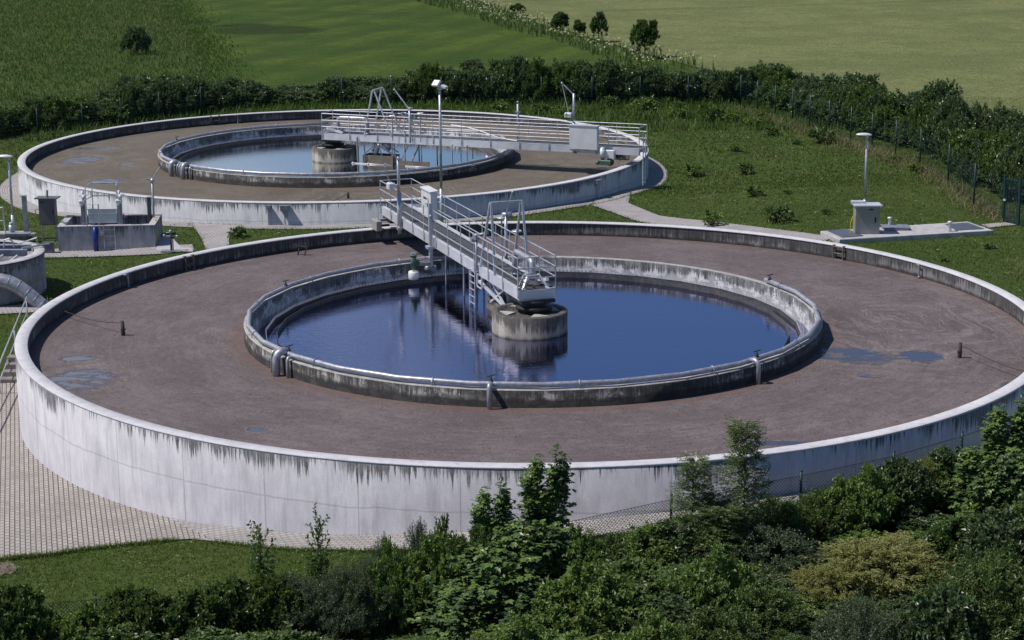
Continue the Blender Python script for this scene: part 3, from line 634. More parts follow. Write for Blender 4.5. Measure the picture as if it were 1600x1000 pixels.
# ------------------------------------------------------------------ scraper bridges
MID1 = (0.8464, 63.3651); A1 = radians(109.2); MID2 = (-10.0592, 105.4878); A2 = radians(-21.3)
def make_bridge(label, loc, ang, L, davit_dir):
    B = thing('scraper_bridge', label, 'bridge', loc, ang, group='rotating scraper bridges')
    for t in (.64, -.64):
        s_ = 1 if t > 0 else -1
        m = MB(); m.box(0.02, L, min(t, t-s_*.015), max(t, t-s_*.015), .56, .885); m.box(0, L, min(t+s_*.004, t-s_*.16), max(t+s_*.004, t-s_*.16), .885, .90); m.box(0.02, L, min(t, t-s_*.10), max(t, t-s_*.10), .545, .558)
        for i in range(1, 12): m.box(i*L/12-.006, i*L/12+.006, min(t-s_*.017,t-s_*.09), max(t-s_*.017,t-s_*.09), .562, .88)
        m.build('girder', M['alu'], B)
    m = MB(); m.box(-.012, .012, -.655, .655, .53, .87); m.build('end_plate', M['alu'], B)
    m = MB(); n = int(L/1.0)
    for i in range(n):
        x0 = i*L/n+.01; x1 = (i+1)*L/n-.01; m.box(x0, x1, -.47, .47, .80, .83)
        if i == 0:
            for k in range(5): m.box(x0+k*.19+.02, x0+k*.19+.17, -.46, .46, .833, .842)
    for i in range(2*n): m.box(i*L/(2*n)-.01+.1, i*L/(2*n)+.03+.1, -.62, .62, .72, .795)
    m.build('walkway', M['grate'], B)
    for sg in (1, -1):                               # handrails with three rails
        m = MB(); t = sg*.675; ps = np.linspace(.03, L-.05, int(L/1.55)+1)
        for x in ps: m.tube([(x,t,.60),(x,t,1.97)], .021, 6); m.box(x-.03, x+.03, min(t,t-sg*.03), max(t,t-sg*.03), .62, .78)
        for z in (1.98, 1.62, 1.27): m.tube([(0.03,t,z),(L-.05,t,z)], .021, 6)
        m.build('handrail', M['steel'], B)
    for x in (.03, L-.05):
        m = MB()
        for z in ((1.98,1.62,1.27) if x < 1 else (1.98,1.62)): m.tube([(x,-.675,z),(x,.675,z)], .021, 6)
        m.build('end_rail', M['steel'], B)
    # bearing stack on the pillar
    m = MB(); m.lathe([(0,.50),(.55,.50),(.55,.40),(.42,.39),(.42,.28),(.62,.27),(.62,.17),(0,.17)], 32, c=(.32,0,0)); m.box(-.15,.95,-.6,.6,.42,.53); m.box(-.05,.7,-.5,.5,.13,.17); m.build('bearing', M['dark'], B)
    # inlet pipe with an elbow
    m = MB(); pts = [(2.5,-.10,.85),(2.5,-.10,1.50)]
    for k in range(1,7): a = pi/2*k/6; pts.append((2.5-.22*(1-cos(a)), -.10, 1.50+.22*sin(a)))
    pts += [(.95,-.10,1.72)]
    for k in range(1,7): a = pi/2*k/6; pts.append((.95-.24*sin(a), -.10, 1.72-.24*(1-cos(a))))
    pts += [(.71,-.10,1.05)]
    m.tube(pts, .105, 12); pi_ = m.build('inlet_pipe', M['pipe'], B)
    m = MB(); m.lathe([(.15,-.02),(.15,.02)], 14, c=(.71,-.10,1.30)); m.lathe([(0.0,.02),(.15,.02)], 14, c=(.71,-.10,1.30)); m.lathe([(.16,-.02),(.16,.03),(0,.03)], 14, c=(2.5,-.10,.92)); build_split(m, 'flange', M['steel_dull'], pi_)
    # small trestle under the elbow
    m = MB()
    for sx, tx in ((.12,.48),(.12,-.45),(.95,.30),(.95,-.36)):
        m.bar((sx,tx,.86), (.40 if sx < .5 else .72, .20 if tx > 0 else -.24, 1.27), .045)
    m.bar((.40,.22,1.27),(.40,-.26,1.27),.045); m.bar((.72,.22,1.27),(.72,-.26,1.27),.045); m.bar((.40,.2,1.27),(.72,.2,1.27),.045); m.bar((.40,-.24,1.27),(.72,-.24,1.27),.045)
    m.build('trestle', M['alu'], B)
    m = MB(); m.bar((.2,-.45,1.15),(1.2,-.50,.95),.10,.10); m.sphere((.9,.05,1.0),.12,n=8); m.box(.05,.3,-.63,-.40,.86,.90); m.box(.05,.3,.40,.63,.86,.90); build_split(m, 'drive_shaft', M['alu_white'], B)
    # lifting frame: two A-frames and a top bar
    m = MB()
    for t in (.62, -.62):
        m.bar((2.55,t,.90),(3.05,t*.92,3.32),.075); m.bar((4.15,t,.90),(3.17,t*.92,3.32),.07)
    m.bar((3.11,-.60,3.34),(3.11,.60,3.34),.09,.07); m.build('lifting_frame', M['steel'], B)
    # davit with winch
    m = MB(); m.tube([(5.3,-.74,.62),(5.3,-.74,2.45)], .06, 8); m.tube([(5.3,-.74,2.42),(4.45,-.70,3.42)], .035, 6); m.sphere((4.42,-.70,3.44), .06, n=6); m.sphere((5.3,-.74,2.48), .10, .10, .07, n=8)
    da = m.build('davit', M['steel'], B)
    m = MB(); m.tube([(5.36,-.98,2.46),(5.36,-.62,2.46)], .09, 8); m.build('winch', M['steel'], da)
    for x, z, t in ((5.95,2.25,-.80),(4.3,2.05,-.80)):
        m = MB(); m.tube([(x,t,.7),(x,t,z)], .03, 6); hw = m.build('valve_spindle', M['steel_dull'], B)
        m = MB(); m.tube([(x+.16*cos(q),t+.16*sin(q),z) for q in np.linspace(0,2*pi,13)[:-1]], .022, 5, closed=True); m.tube([(x-.15,t,z),(x+.15,t,z)],.015,4); m.tube([(x,t-.15,z),(x,t+.15,z)],.015,4); m.build('handwheel', M['alu'], hw)
    m = MB(); m.tube([(4.35,.70,.62),(4.35,.70,1.85)], .05, 8); m.box(4.2,4.5,.6,.8,1.85,2.05,ch=.03); m.tube([(4.35,.6,1.98),(4.35,.25,2.05)],.07,8); m.box(4.55,4.75,.58,.8,1.70,1.84); m.build('valve_actuator', M['steel_dull'], B)
    # mast with camera box and swing arm
    m = MB(); m.tube([(14.05,.76,.30),(14.05,.76,1.9)], .085, 8); m.tube([(14.05,.76,1.9),(14.05,.76,3.42)], .065, 8); m.box(13.95,14.15,.66,.86,.48,.56)
    mast = m.build('mast', M['steel'], B)
    ex, ey = 14.05+davit_dir[0], .76+davit_dir[1]
    m = MB(); m.tube([(14.05+.15*davit_dir[0]*-1,.76-.15*davit_dir[1],3.28),(ex,ey,3.95)], .035, 6); m.tube([(ex,ey,3.95),(14.05+davit_dir[2],.76+davit_dir[3],2.35)], .022, 5); m.sphere((ex,ey,3.96),.07,n=6); m.build('swing_arm', M['steel'], mast)
    m = MB(); cx, cy = 14.05+davit_dir[2], .76+davit_dir[3]; m.box(cx-.22,cx+.16,cy-.12,cy+.12,2.18,2.42,ch=.03); m.tube([(cx,cy,2.3),(14.05,.76,2.3)],.03,6); m.tube([(cx-.2,cy-.14,2.3),(cx-.1,cy-.14,2.42),(cx+.05,cy-.14,2.3)],.02,5); m.build('winch_box', M['alu_white'], mast)
    # posts under the bridge that carry the scum collector
    for x, t, zt, zb, r in ((2.15,-.72,.80,-.66,.045),(7.7,-.68,.62,-.9,.035),(8.35,.60,.62,-.9,.03),(8.55,-.68,.62,-.85,.04),(8.05,-.3,.56,-.9,.03),(4.9,-.60,.56,-.85,.045),(5.2,.62,.56,-.85,.04),(5.75,-.3,.56,-.8,.03),(6.3,.55,.56,-.8,.04),(4.2,-.35,.56,-.6,.035)):
        m = MB(); m.tube([(x,t,zt),(x+.02,t,zb)], r, 6); m.build('scraper_post', M['steel_dull'], B)
    m = MB(); m.box(2.35,4.15,-.50,-.44,-.62,-.20); m.box(2.35,4.15,.35,.41,-.62,-.20); m.box(2.35,2.41,-.44,.35,-.62,-.20); m.box(4.09,4.15,-.44,.35,-.62,-.20); m.box(4.6,6.4,-.75,-.70,-.66,-.36); build_split(m, 'scum_trough', M['brownplate'], B)
    m = MB()
    for a, b in (((2.45,-.45,-.2),(2.45,-.45,.55)),((2.5,-.45,-.1),(3.2,-.2,.50)),((4.1,-.45,-.1),(3.2,-.2,.50)),((2.5,.38,-.1),(3.2,.1,.50)),((4.1,.38,-.1),(3.2,.1,.50)),((4.1,-.45,-.2),(4.1,-.45,.55)),((3.0,-.2,.5),(2.9,-.05,-.2)),((4.7,-.6,-.4),(5.1,-.5,.5)),((5.3,-.6,-.4),(5.6,-.1,.5))): m.bar(a, b, .06)
    build_split(m, 'brace', M['steel_dull'], B)
    m = MB(); m.tube([(3.0,-.1,.55),(3.05,-.1,.25),(2.95,-.1,-.1),(2.95,-.1,-.5)], .17, 10); m.sphere((3.6,.0,.30), .33, .3, .3, n=12); build_split(m, 'scum_hopper', M['steel_dull'], B)
    m = MB(); m.tube([(1.9,-.95,-.60),(4.3,-.98,-.60)], .032, 8)
    for x in (2.0,2.9,3.9): m.sphere((x,-.96,-.58), .07, .07, .06, n=8)
    m.tube([(5.1,-.98,-.60),(6.6,-1.0,-.60)], .028, 8); build_split(m, 'float_boom', M['alu'], B)
    # end carriage running on the wall top
    m = MB(); m.box(L-1.3 if L < 17.5 else 16.2, 17.0, -.62, .62, .38, .545); m.build('cross_beam', M['dark'], B)
    for t in (-1.02, .98):
        x0 = 16.55 if t < 0 else 16.45
        m = MB(); m.tube([(x0+.10,t-.07,.20),(x0+.10,t+.07,.20)], .20, 16); m.tube([(x0+.10,t*.5,.20),(x0+.10,t-.02,.20)], .05, 8); m.build('running_wheel', M['dark'], B)
    m = MB(); m.box(16.25,17.05,.88,1.12,.03,.44,ch=.02); m.bar((16.6,.62,.42),(16.6,.95,.42),.1); m.build('wheel_guard', M['cabinet'], B)
    m = MB(); m.tube([(16.25,-1.05,.42),(16.25,-1.05,.86)], .13, 12); m.sphere((16.25,-1.05,.86), .13, .13, .10, n=12); dv = m.build('drive_motor', M['alu_white'], B)
    m = MB(); m.tube([(16.25,-1.05,.20),(16.25,-1.05,.44)], .10, 8); m.sphere((16.02,-1.12,.16), .13, n=8); m.box(16.15,16.75,-1.2,-.9,.05,.30,ch=.03); m.build('gearbox', M['green'], dv)
    m = MB(); m.box(16.35,16.85,-1.0,-.72,.36,.80,ch=.02); m.build('motor_cover', M['alu_white'], dv)
    return B
bridge1 = make_bridge('long steel walkway bridge over the nearer tank, slanting down to its centre pillar', (MID1[0], MID1[1], 0), A1, 17.2, (-.25, .85, -.1, .38))
bridge2 = make_bridge('steel walkway bridge crossing the farther tank with a big grey box on its side', (MID2[0], MID2[1], Z2), A2, 18.15, (-.62, -.1, -.25, -.05))
# cabinet on the near bridge
m = MB(); m.box(13.45,14.75,-.66,-.38,.90,1.98); cb = m.build('control_cabinet', M['alu_white'], bridge1)
m = MB(); m.add([(13.40,-.70,1.985),(14.80,-.70,1.985),(14.80,-.34,1.985),(13.40,-.34,1.985),(13.40,-.70,2.06),(14.80,-.70,2.06),(14.80,-.34,2.03),(13.40,-.34,2.03)], [(3,2,1,0),(4,5,6,7),(0,1,5,4),(1,2,6,5),(2,3,7,6),(3,0,4,7)]); m.build('roof', M['alu_white'], cb)
m = MB(); m.box(14.0,14.45,-.377,-.372,1.62,1.70); m.box(14.05,14.10,-.377,-.36,1.42,1.47); m.box(13.85,13.90,-.377,-.36,1.36,1.50); build_split(m, 'switch', M['dark'], cb)
m = MB(); m.tube([(13.6,-.36,1.45),(13.5,-.30,1.5),(13.45,-.30,1.2),(13.55,-.36,1.0)],.018,5); m.box(13.42,13.56,-.37,-.29,1.44,1.54); m.build('cable', M['steel_dull'], cb)
# post at the inner ring with scum pump, near bridge
m = MB(); m.bar((9.75,.76,-.35),(9.75,.76,2.25), .13); m.bar((9.95,.74,-.3),(9.95,.74,.6), .05); m.box(9.6,9.95,.66,.92,.50,.60); po = m.build('hanger_post', M['steel'], bridge1)
m = MB(); m.sphere((9.70,.76,1.75),.09,n=8); m.box(9.5,9.9,.60,1.0,-.33,-.12,ch=.03); m.sphere((9.55,.95,-.22),.14,n=8); m.build('bracket', M['steel_dull'], po)
m = MB(); m.tube([(9.62,.8,.10),(9.15,1.58,.22)],.03,6); m.tube([(9.50,.8,-.10),(9.05,1.60,.06)],.03,6); m.build('support_arm', M['steel'], po)
x0, y0 = 9.05, 1.66; dz_ = .34
m = MB(); m.tube([(x0,y0,-.42),(x0,y0,.06)], .115, 14); m.tube([(x0,y0,.06),(x0,y0,.12)], .13, 14); m.sphere((x0+.14,y0-.05,-.02), .12, n=8); m.box(x0-.02,x0+.2,y0-.25,y0-.08,-.30,-.1,ch=.02); pu = m.build('pump_motor', M['green'], bridge1, loc=(0,0,dz_))
m = MB(); m.tube([(x0,y0,-.42),(x0,y0,-.62)],.02,6); m.build('shaft', M['steel'], pu)
m = MB(); m.lathe([(0,-.38),(.18,-.38),(.20,-.40),(.20,-.66),(.18,-.69),(0,-.69)], 20, c=(x0,y0,-.13)); m.build('float', M['white'], pu)
m = MB(); m.box(x0-.01+0,x0+.01,y0-.09,y0+.09,.10,.20); m.build('motor_cap', M['white'], pu)
# access ladder and brace beside the near pillar
m = MB()
for x in (4.25, 4.85): m.tube([(x,.80,.68),(x,.80,-.95)], .028, 6)
for k in range(6): m.tube([(4.25,.80,.50-.25*k),(4.85,.80,.50-.25*k)], .020, 6)
m.tube([(4.25,.80,.66),(4.3,.66,.72)],.02,5); m.tube([(4.85,.80,.66),(4.8,.66,.72)],.02,5); m.build('ladder', M['steel'], bridge1)
m = MB(); m.bar((3.95,.74,.42),(2.4,.35,-.18),.09); m.bar((3.6,.76,.62),(3.6,.76,.20),.05); m.bar((4.1,.76,.62),(4.1,.76,.20),.05); m.bar((3.6,.76,.20),(4.1,.76,.20),.04); m.bar((3.0,-.2,.55),(3.0,-.2,-.6),.12); m.bar((3.6,.45,.55),(2.0,.45,-.1),.06); m.bar((2.0,.45,.5),(3.6,.45,-.3),.06); build_split(m, 'brace', M['alu'], bridge1)
# far bridge: box on the side, outer ladder, knee rail
m = MB(); m.box(14.45,15.95,-1.08,-.72,.80,2.00); cb = m.build('control_box', M['alu_white'], bridge2)
m = MB(); m.box(14.40,16.00,-1.12,-.70,2.003,2.04); m.build('roof', M['alu'], cb)
m = MB(); m.bar((14.5,-.72,.80),(14.7,-.68,.50),.04); m.bar((14.5,-1.05,.79),(14.7,-.68,.50),.04); m.bar((15.9,-1.05,.79),(15.8,-.68,.50),.04); m.box(15.1,15.4,-.95,-.75,.72,.797); m.build('bracket', M['steel_dull'], cb)
m = MB()
for t in (-.55,-.15): m.tube([(18.28,t,1.6),(18.28,t,-1.0)], .025, 6)
for k in range(9): m.tube([(18.28,-.55,1.2-.26*k),(18.28,-.15,1.2-.26*k)], .018, 6)
m.build('ladder', M['alu_white'], bridge2)
m = MB(); m.tube([(9.0,-.2,1.35),(7.2,-.2,1.30)],.02,6)
for q in (0,): m.tube([(7.3,.2,1.55),(8.2,.1,1.5),(9.0,.0,1.35),(10.2,-.1,1.02),(11.2,-.15,.92)], .035, 6)
m.build('hose', M['white'], bridge2)
m = MB(); m.tube([(10.9,.80,.6),(10.9,.80,2.75)], .07, 8); m.sphere((10.9,.80,2.85),.07,n=6); m.box(10.75,11.05,.72,.88,2.3,2.36); m.build('antenna_post', M['steel_dull'], bridge2)
m = MB(); m.bar((9.3,-.65,.5),(10.2,-.4,-.15),.12); m.tube([(9.6,-.5,.1),(9.9,-.6,-.3)],.16,8); m.build('ring_brace', M['steel_dull'], bridge2)

# ------------------------------------------------------------------ small things in the sludge
def rod(label, px, py, h, lean, cable_to, f, z0, c):
    x, y = at(px, py, SL+z0); t = thing('dip_probe', label, 'probe', (x, y, SL+z0), group='probes standing in the scum')
    m = MB(); m.tube([(0,0,-.3),(lean,0,h)], [.075,.06], 10); m.box(-.07,.07,-.06,.06,h*.35,h*.45); m.build('probe_tube', M['rust'], t)
    if cable_to:
        q = at(cable_to[0], cable_to[1], cable_to[2]); m = MB(); n = 8; P = []
        for i in range(n+1):
            k = i/n; P.append(((q[0]-x)*k+lean*(1-k), (q[1]-y)*k, (h*.85)*(1-k)+(cable_to[2]-SL-z0)*k-.22*sin(pi*k)*.6))
        m.tube(P, .014, 5); m.build('cable', M['rust'], t)
    return t
rod('dark upright tube in the scum at the left, roped to the tank wall', 193, 524, .50, -.02, (96, 484, -.28), P1, 0, C1)
rod('dark upright tube in the scum at the right, right of the blue water patch', 1499, 559, .50, .01, (1640, 590, -.15), P1, 0, C1)
rod('short dark stake in the scum of the far tank, left of the near bridge', 544, 310, .30, 0, (500, 316, -.85), P2, Z2, C2)
x, y = at(470, 398, SL); t = thing('metal_stand', 'small metal trestle poking out of the scum near the back wall of the nearer tank', 'stand', (x, y, SL))
m = MB(); m.bar((-.18,-.1,-.2),(-.02,.0,.34),.05); m.bar((.12,-.2,-.2),(.26,-.1,.34),.05); m.bar((-.28,.05,.36),(.30,-.12,.33),.05); m.bar((-.3,.05,.42),(-.05,.02,.36),.05); m.build('frame', M['rust'], t)

# ------------------------------------------------------------------ lamps
def lamp(label, x, y, z, h, head, pole_r=.055, cab=False):
    t = thing('street_lamp', label, 'street lamp', (x, y, z), group='lamp posts of the plant')
    m = MB(); m.tube([(0,0,0),(0,0,h*.3)], pole_r*1.35, 10); m.tube([(0,0,h*.3),(0,0,h)], pole_r, 10); m.build('pole', M['steel'], t)
    if head == 'double':
        m = MB(); m.box(-.10,.10,-.06,.06,h-.02,h+.10); m.build('bracket', M['steel'], t)
        for (bx, zz, sz, nrm) in ((-.16, .27, .17, (-.35,-.55,.75)), (.20, .12, .14, (.35,-.15,.95))):
            n_ = Vector(nrm).normalized(); X_ = Vector((0,0,1)).cross(n_).normalized(); Y_ = n_.cross(X_); m = MB(); m.box(-sz, sz, -sz, sz, -.05, .05, ch=.02)
            for i, v in enumerate(m.v): q = Vector((bx,0,h+zz))+X_*v[0]+Y_*v[1]+n_*v[2]; m.v[i] = tuple(q)
            m.tube([(0,0,h), (bx*.8,0,h+zz-.1)], .03, 6); m.build('floodlight', M['alu_white'], t)
    else:
        m = MB(); m.sphere((.0,0,0), .36, .17, .085, n=14)
        for i, v in enumerate(m.v): m.v[i] = (v[0]-.14, v[1], max(v[2], -.05)+h+.06+.10*(-v[0]*.4))
        m.build('lamp_head', M['alu_white'], t)
        m = MB(); m.tube([(0,0,h-.12),(0,0,h+.06)], .07, 8); m.box(-.02,.16,-.05,.05,.5,.62); m.build('socket', M['steel'], t)
    return t
lamp('tall thin lamp post with two square floodlights between the two tanks', *(lambda q: (q[0], 86.6, -1.55))(at(692, 350, -1.5)), 6.45, 'double', .06)
xl, yl, _ = on(1353, 358); lamp('single headed lamp post behind the grey cabinet on the right lawn', xl+.02, yl+.62, G(xl, yl), 4.05, 'single')
xl, yl, zl = on(22, 374); lamp('single headed lamp post at the left edge beside the round concrete shaft', xl, yl, zl, 3.75, 'single')

# ------------------------------------------------------------------ slab with hatches and cabinet (right lawn)
A_, B_, C_, D_ = at(1282, 361, -.92), at(1512, 346, -.92), at(1553, 360, -.92), at(1312, 374, -.92)
ox, oy = at(1412, 360, -.92); t = thing('shaft_cover_slab', 'long low concrete slab with two blue grey hatches on the right lawn', 'concrete slab', (ox, oy, -1.35))
m = MB(); q4 = [(p[0]-ox, p[1]-oy) for p in (A_, D_, C_, B_)]
m.add([(x,y,-.3) for x,y in q4]+[(x,y,.40) for x,y in q4]+[(x*.995,y*.99,.43) for x,y in q4], [(3,2,1,0),(0,1,5,4),(1,2,6,5),(2,3,7,6),(3,0,4,7),(4,5,9,8),(5,6,10,9),(6,7,11,10),(7,4,8,11),(8,9,10,11)]); m.build('slab', M['slab'], t)
def quad_plate(pp, z, th, mat, nm):
    m = MB(); q = [at(a, b, z) for a, b in pp]; q = [(x-ox, y-oy) for x, y in q]; zz = z+1.35
    m.add([(x,y,zz-.02) for x,y in q]+[(x,y,zz+th) for x,y in q], [(3,2,1,0),(4,5,6,7),(0,1,5,4),(1,2,6,5),(2,3,7,6),(3,0,4,7)]); return m.build(nm, mat, t)
quad_plate([(1293,361),(1316,371.5),(1349,369),(1323,358.5)], -.92, .03, M['cover'], 'hatch')
quad_plate([(1477,351),(1494,360.5),(1537,358),(1512,348.5)], -.92, .03, M['cover'], 'hatch')
x, y = at(1406, 357, -.90); m = MB(); m.box(x-ox-.0-.75, x-ox+.35, y-oy-.35, y-oy+.35, .44, .54, ch=.02); m.box(x-ox-.80, x-ox+.40, y-oy-.40, y-oy+.40, .54, .56); m.build('raised_cover', M['steel_dull'], t)
for px, py, hh in ((1390, 354, .36), (1484, 360, .34)):
    x, y = at(px, py, -.88); m = MB(); m.lathe([(.07,.45),(.07,.45+hh),(.11,.47+hh),(.11,.52+hh),(0,.55+hh)], 16, c=(x-ox, y-oy, .0)); m.build('vent_pipe', M['alu'], t)
x, y = at(1353, 363, -.90); cb = thing('switch_cabinet', 'grey metal switch cabinet with a flat overhanging roof on the concrete slab', 'cabinet', (x, y, -.915))
m = MB(); m.box(-.52,.52,-.32,.32,0,1.20); m.build('body', M['cabinet'], cb)
m = MB(); m.box(-.60,.60,-.42,.42,1.20,1.26); m.box(-.62,-.05,.1,.50,1.262,1.34); m.build('roof', M['alu'], cb)
m = MB(); m.box(-.48,.48,-.335,-.322,.06,1.14); dr = m.build('door', M['cabinet'], cb)
m = MB(); m.box(.30,.36,-.36,-.337,.50,.72); m.build('handle', M['black'], dr); m = MB(); m.box(.05,.22,-.345,-.337,1.05,1.10); m.build('nameplate', M['black'], dr)
m = MB(); m.tube([(-.52,-.2,.75),(-.62,-.25,.78),(-.72,-.28,.5),(-.72,-.3,.05)],.02,6); m.build('cable', M['yellow'], cb)

# ------------------------------------------------------------------ chamber with railings (left)
cx0, cy0, _ = on(92, 394); cx1, cy1, _ = on(243, 387); zc = -1.85
CW = hypot(cx1-cx0, cy1-cy0); ca = atan2(cy1-cy0, cx1-cx0)
ch = thing('inlet_chamber', 'rectangular open concrete chamber with railings and a blue pipe, left of the tanks', 'concrete chamber', (cx0, cy0, zc), ca)
D_ = 2.9; HH = 1.12
m = MB(); m.box(0, CW, 0, .28, -.4, HH); m.box(0, CW, D_-.25, D_, -.4, HH); m.box(0, .30, .28, D_-.25, -.4, HH); m.box(CW-.30, CW, .28, D_-.25, -.4, HH); m.box(1.22, 1.34, .28, D_-.25, -.4, HH-.06); m.box(2.55, 2.67, .28, D_-.25, -.4, HH-.06); m.build('wall', M['chamber'], ch)
m = MB(); m.box(-.02, CW+.02, -.02, .26, HH+.002, HH+.035); m.box(-.02,.28,.262,D_,HH+.002,HH+.035); m.box(CW-.28,CW+.02,.262,D_,HH+.002,HH+.035); m.build('coping', M['slab'], ch)
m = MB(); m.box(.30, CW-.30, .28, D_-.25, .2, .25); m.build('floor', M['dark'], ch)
m = MB(); m.box(1.30, 2.58, .3, D_-.3, HH+.04, HH+.09); m.build('grating', M['grate'], ch)
m = MB()
for k in range(4): m.box(1.33+.0, 2.57, .26, .30, HH+.10+.15*k, HH+.24+.15*k)
m.box(1.30,2.60,.24,.32,HH+.70,HH+.74); m.build('sheet_panel', M['alu'], ch)
m = MB()
for (x, y) in ((1.25,.34),(1.40,1.3),(2.50,1.3),(2.6,.34)): m.tube([(x,y,HH),(x,y,HH+1.72-(.0 if y > 1 else .0))], .024, 6)
m.tube([(1.25,.34,HH+1.72),(1.40,1.3,HH+1.72),(2.50,1.3,HH+1.72),(2.6,.34,HH+1.72)], .026, 6); m.tube([(1.25,.34,HH+1.15),(1.40,1.3,HH+1.15),(2.50,1.3,HH+1.15),(2.6,.34,HH+1.15)], .02, 6); m.build('railing', M['steel'], ch)
m = MB(); m.tube([(1.32,-.12,HH+.0),(1.32,-.12,HH+1.02),(1.85,-.12,HH+1.02),(1.85,-.12,HH-.35)], .024, 6); m.tube([(1.6,-.12,HH),(1.6,-.12,HH+1.0)], .02, 6); m.tube([(1.32,-.12,HH+.5),(1.85,-.12,HH+.5)], .02, 6); m.build('guard_rail', M['steel'], ch)
m = MB()
for x in (2.02, 2.50): m.tube([(x,-.10,0),(x,-.10,HH+.06)], .026, 6)
for k in range(4): m.tube([(2.02,-.10,.15+.28*k),(2.50,-.10,.15+.28*k)], .020, 6)
m.build('ladder', M['steel'], ch)
for x in (1.12, 2.72):
    m = MB(); m.box(x-.09, x+.03, .20, .34, HH-.1, HH+.95); m.box(x+.04, x+.10, .22, .34, HH-.1, HH+1.1); g = m.build('sluice_frame', M['steel_dull'], ch)
    m = MB(); m.box(x-.16, x+.12, .12, .40, HH+1.0, HH+1.16, ch=.04); m.tube([(x-.14,.15,HH+1.35),(x+.25,.25,HH+1.38)],.03,6); m.tube([(x,.26,HH+1.1),(x,.26,HH+1.55)],.05,8); m.sphere((x+.06,.2,HH+1.28),.11,n=8); m.sphere((x-.05,.18,HH+.95),.08,n=8); m.build('actuator', M['alu_white'], g)
m = MB(); m.box(CW-1.25,CW-.35,.6,.66,HH-.15,HH-.11); 
for k in range(4): m.box(CW-1.15+k*.22,CW-1.08+k*.22,.55,.60,HH-.5,HH-.15)
build_split(m, 'screen', M['steel_dull'], ch)
m = MB(); m.tube([(1.66,-.14,.0),(1.66,-.14,HH)], .105, 14); m.build('standpipe', M['blue'], ch)
m = MB(); m.box(1.84,1.98,-.06,-.003,.72,.88); m.box(2.0,2.02,-.04,-.003,.5,.9); m.build('junction_box', M['alu'], ch)
m = MB(); m.tube([(.05,.9,HH),(.05,.9,HH+.12),(.35,.3,HH+.14),(.38,.3,HH-.1)],.03,6); m.build('hose', M['steel_dull'], ch)
# yellow tube leaning at the chamber
x, y, z = on(246, 379); t = thing('warning_post', 'short yellow tube standing at the right corner of the concrete chamber', 'post', (x, y, z)); m = MB(); m.tube([(.03,0,0),(0,.03,.45),(-.05,.05,1.0)], .065, 10); m.sphere((-.05,.05,1.0), .065, n=8); m.build('tube', M['yellow'], t)
# small camera mast right of the chamber
x, y, z = on(242, 372); t = thing('equipment_mast', 'slim grey mast with an angled arm beside the concrete chamber', 'mast', (x, y, z))
m = MB(); m.tube([(0,0,0),(0,0,2.5)], .05, 8); m.tube([(0,0,2.5),(0,0,2.75)],.035,8); m.build('pole', M['steel_dull'], t)
m = MB(); m.tube([(.0,0,2.45),(.12,0,2.85),(.38,.0,3.25)], .028, 6); m.tube([(-.2,0,2.72),(.05,0,2.62)],.05,6); m.sphere((.02,0,2.62),.11,n=8); m.sphere((.02,0,.85),.08,n=8); build_split(m, 'arm', M['steel'], t)
x, y, z = on(235, 370); t = thing('control_pillar', 'narrow dark control box behind the right corner of the concrete chamber', 'control box', (x-.02, y+.2, z)); m = MB(); m.box(-.08,.08,-.12,.12,0,1.75,ch=.02); m.build('body', M['cabinet_dark'], t); m = MB(); m.box(-.10,.10,-.14,.14,1.753,1.79); m.build('lid', M['cabinet_dark'], t)
# hydrant
x, y, z = on(268, 394); t = thing('valve_hydrant', 'small standing valve with cross handles on the paving right of the chamber', 'valve', (x, y, z))
m = MB(); m.box(-.45,.45,-.22,.22,.045,.08); m.build('base_plate', M['steel_dull'], t)
m = MB(); m.tube([(0,0,.08),(0,0,.95)],.045,8); m.tube([(.08,0,.08),(.08,0,.7)],.025,6); m.build('standpipe', M['rust'], t)
m = MB(); m.tube([(-.28,0,.72),(.28,0,.72)],.035,6); m.sphere((-.28,0,.74),.07,n=8); m.sphere((.28,0,.70),.07,n=8); m.sphere((0,0,.92),.08,n=8); m.tube([(-.2,0,.86),(.12,0,.90)],.025,6); m.tube([(0,0,.9),(.02,0,1.25)],.012,5); m.build('valve_head', M['steel_dull'], t)
# concrete apron right of the chamber
PA = [on(*p)[:2] for p in [(245,372),(268,372),(283,388),(301,389),(302,395),(245,394)]]
drape('path', PA, M['slab'], .06, 1.5)
# grey door cabinet on legs, dark box, square post at the left
x, y, z = on(78, 377); t = thing('meter_cabinet', 'dark grey metal cabinet with a wide roof raised on two legs at the left', 'cabinet', (x, y, z), radians(-4))
m = MB(); m.box(-.36,.36,-.2,.2,.78,1.98); m.build('body', M['cabinet'] if 0 else M['cabinet_dark'], t)
m = MB(); m.box(-.50,.52,-.34,.34,1.983,2.03); m.build('roof', M['cabinet_dark'], t)
for xx in (-.34,.34): m = MB(); m.box(xx-.03,xx+.03,-.03,.03,0,.778); m.build('leg', M['steel_dull'], t)
m = MB(); m.box(-.33,.33,-.215,-.203,.82,1.94); dr = m.build('door', M['cabinet_dark'], t); m = MB(); m.box(-.30,-.08,-.222,-.217,1.80,1.84); m.box(.27,.31,-.24,-.217,1.3,1.5); m.build('handle', M['black'], dr)
m = MB(); m.bar((-.36,0,.45),(.36,0,.45),.04); m.tube([(.0,0,2.03),(.02,0,2.35)],.05,6); m.tube([(-.40,-.1,1.5),(-.55,-.15,1.45),(-.5,-.15,1.25),(-.38,-.1,1.2)],.02,5); m.build('bracket', M['steel_dull'], t)
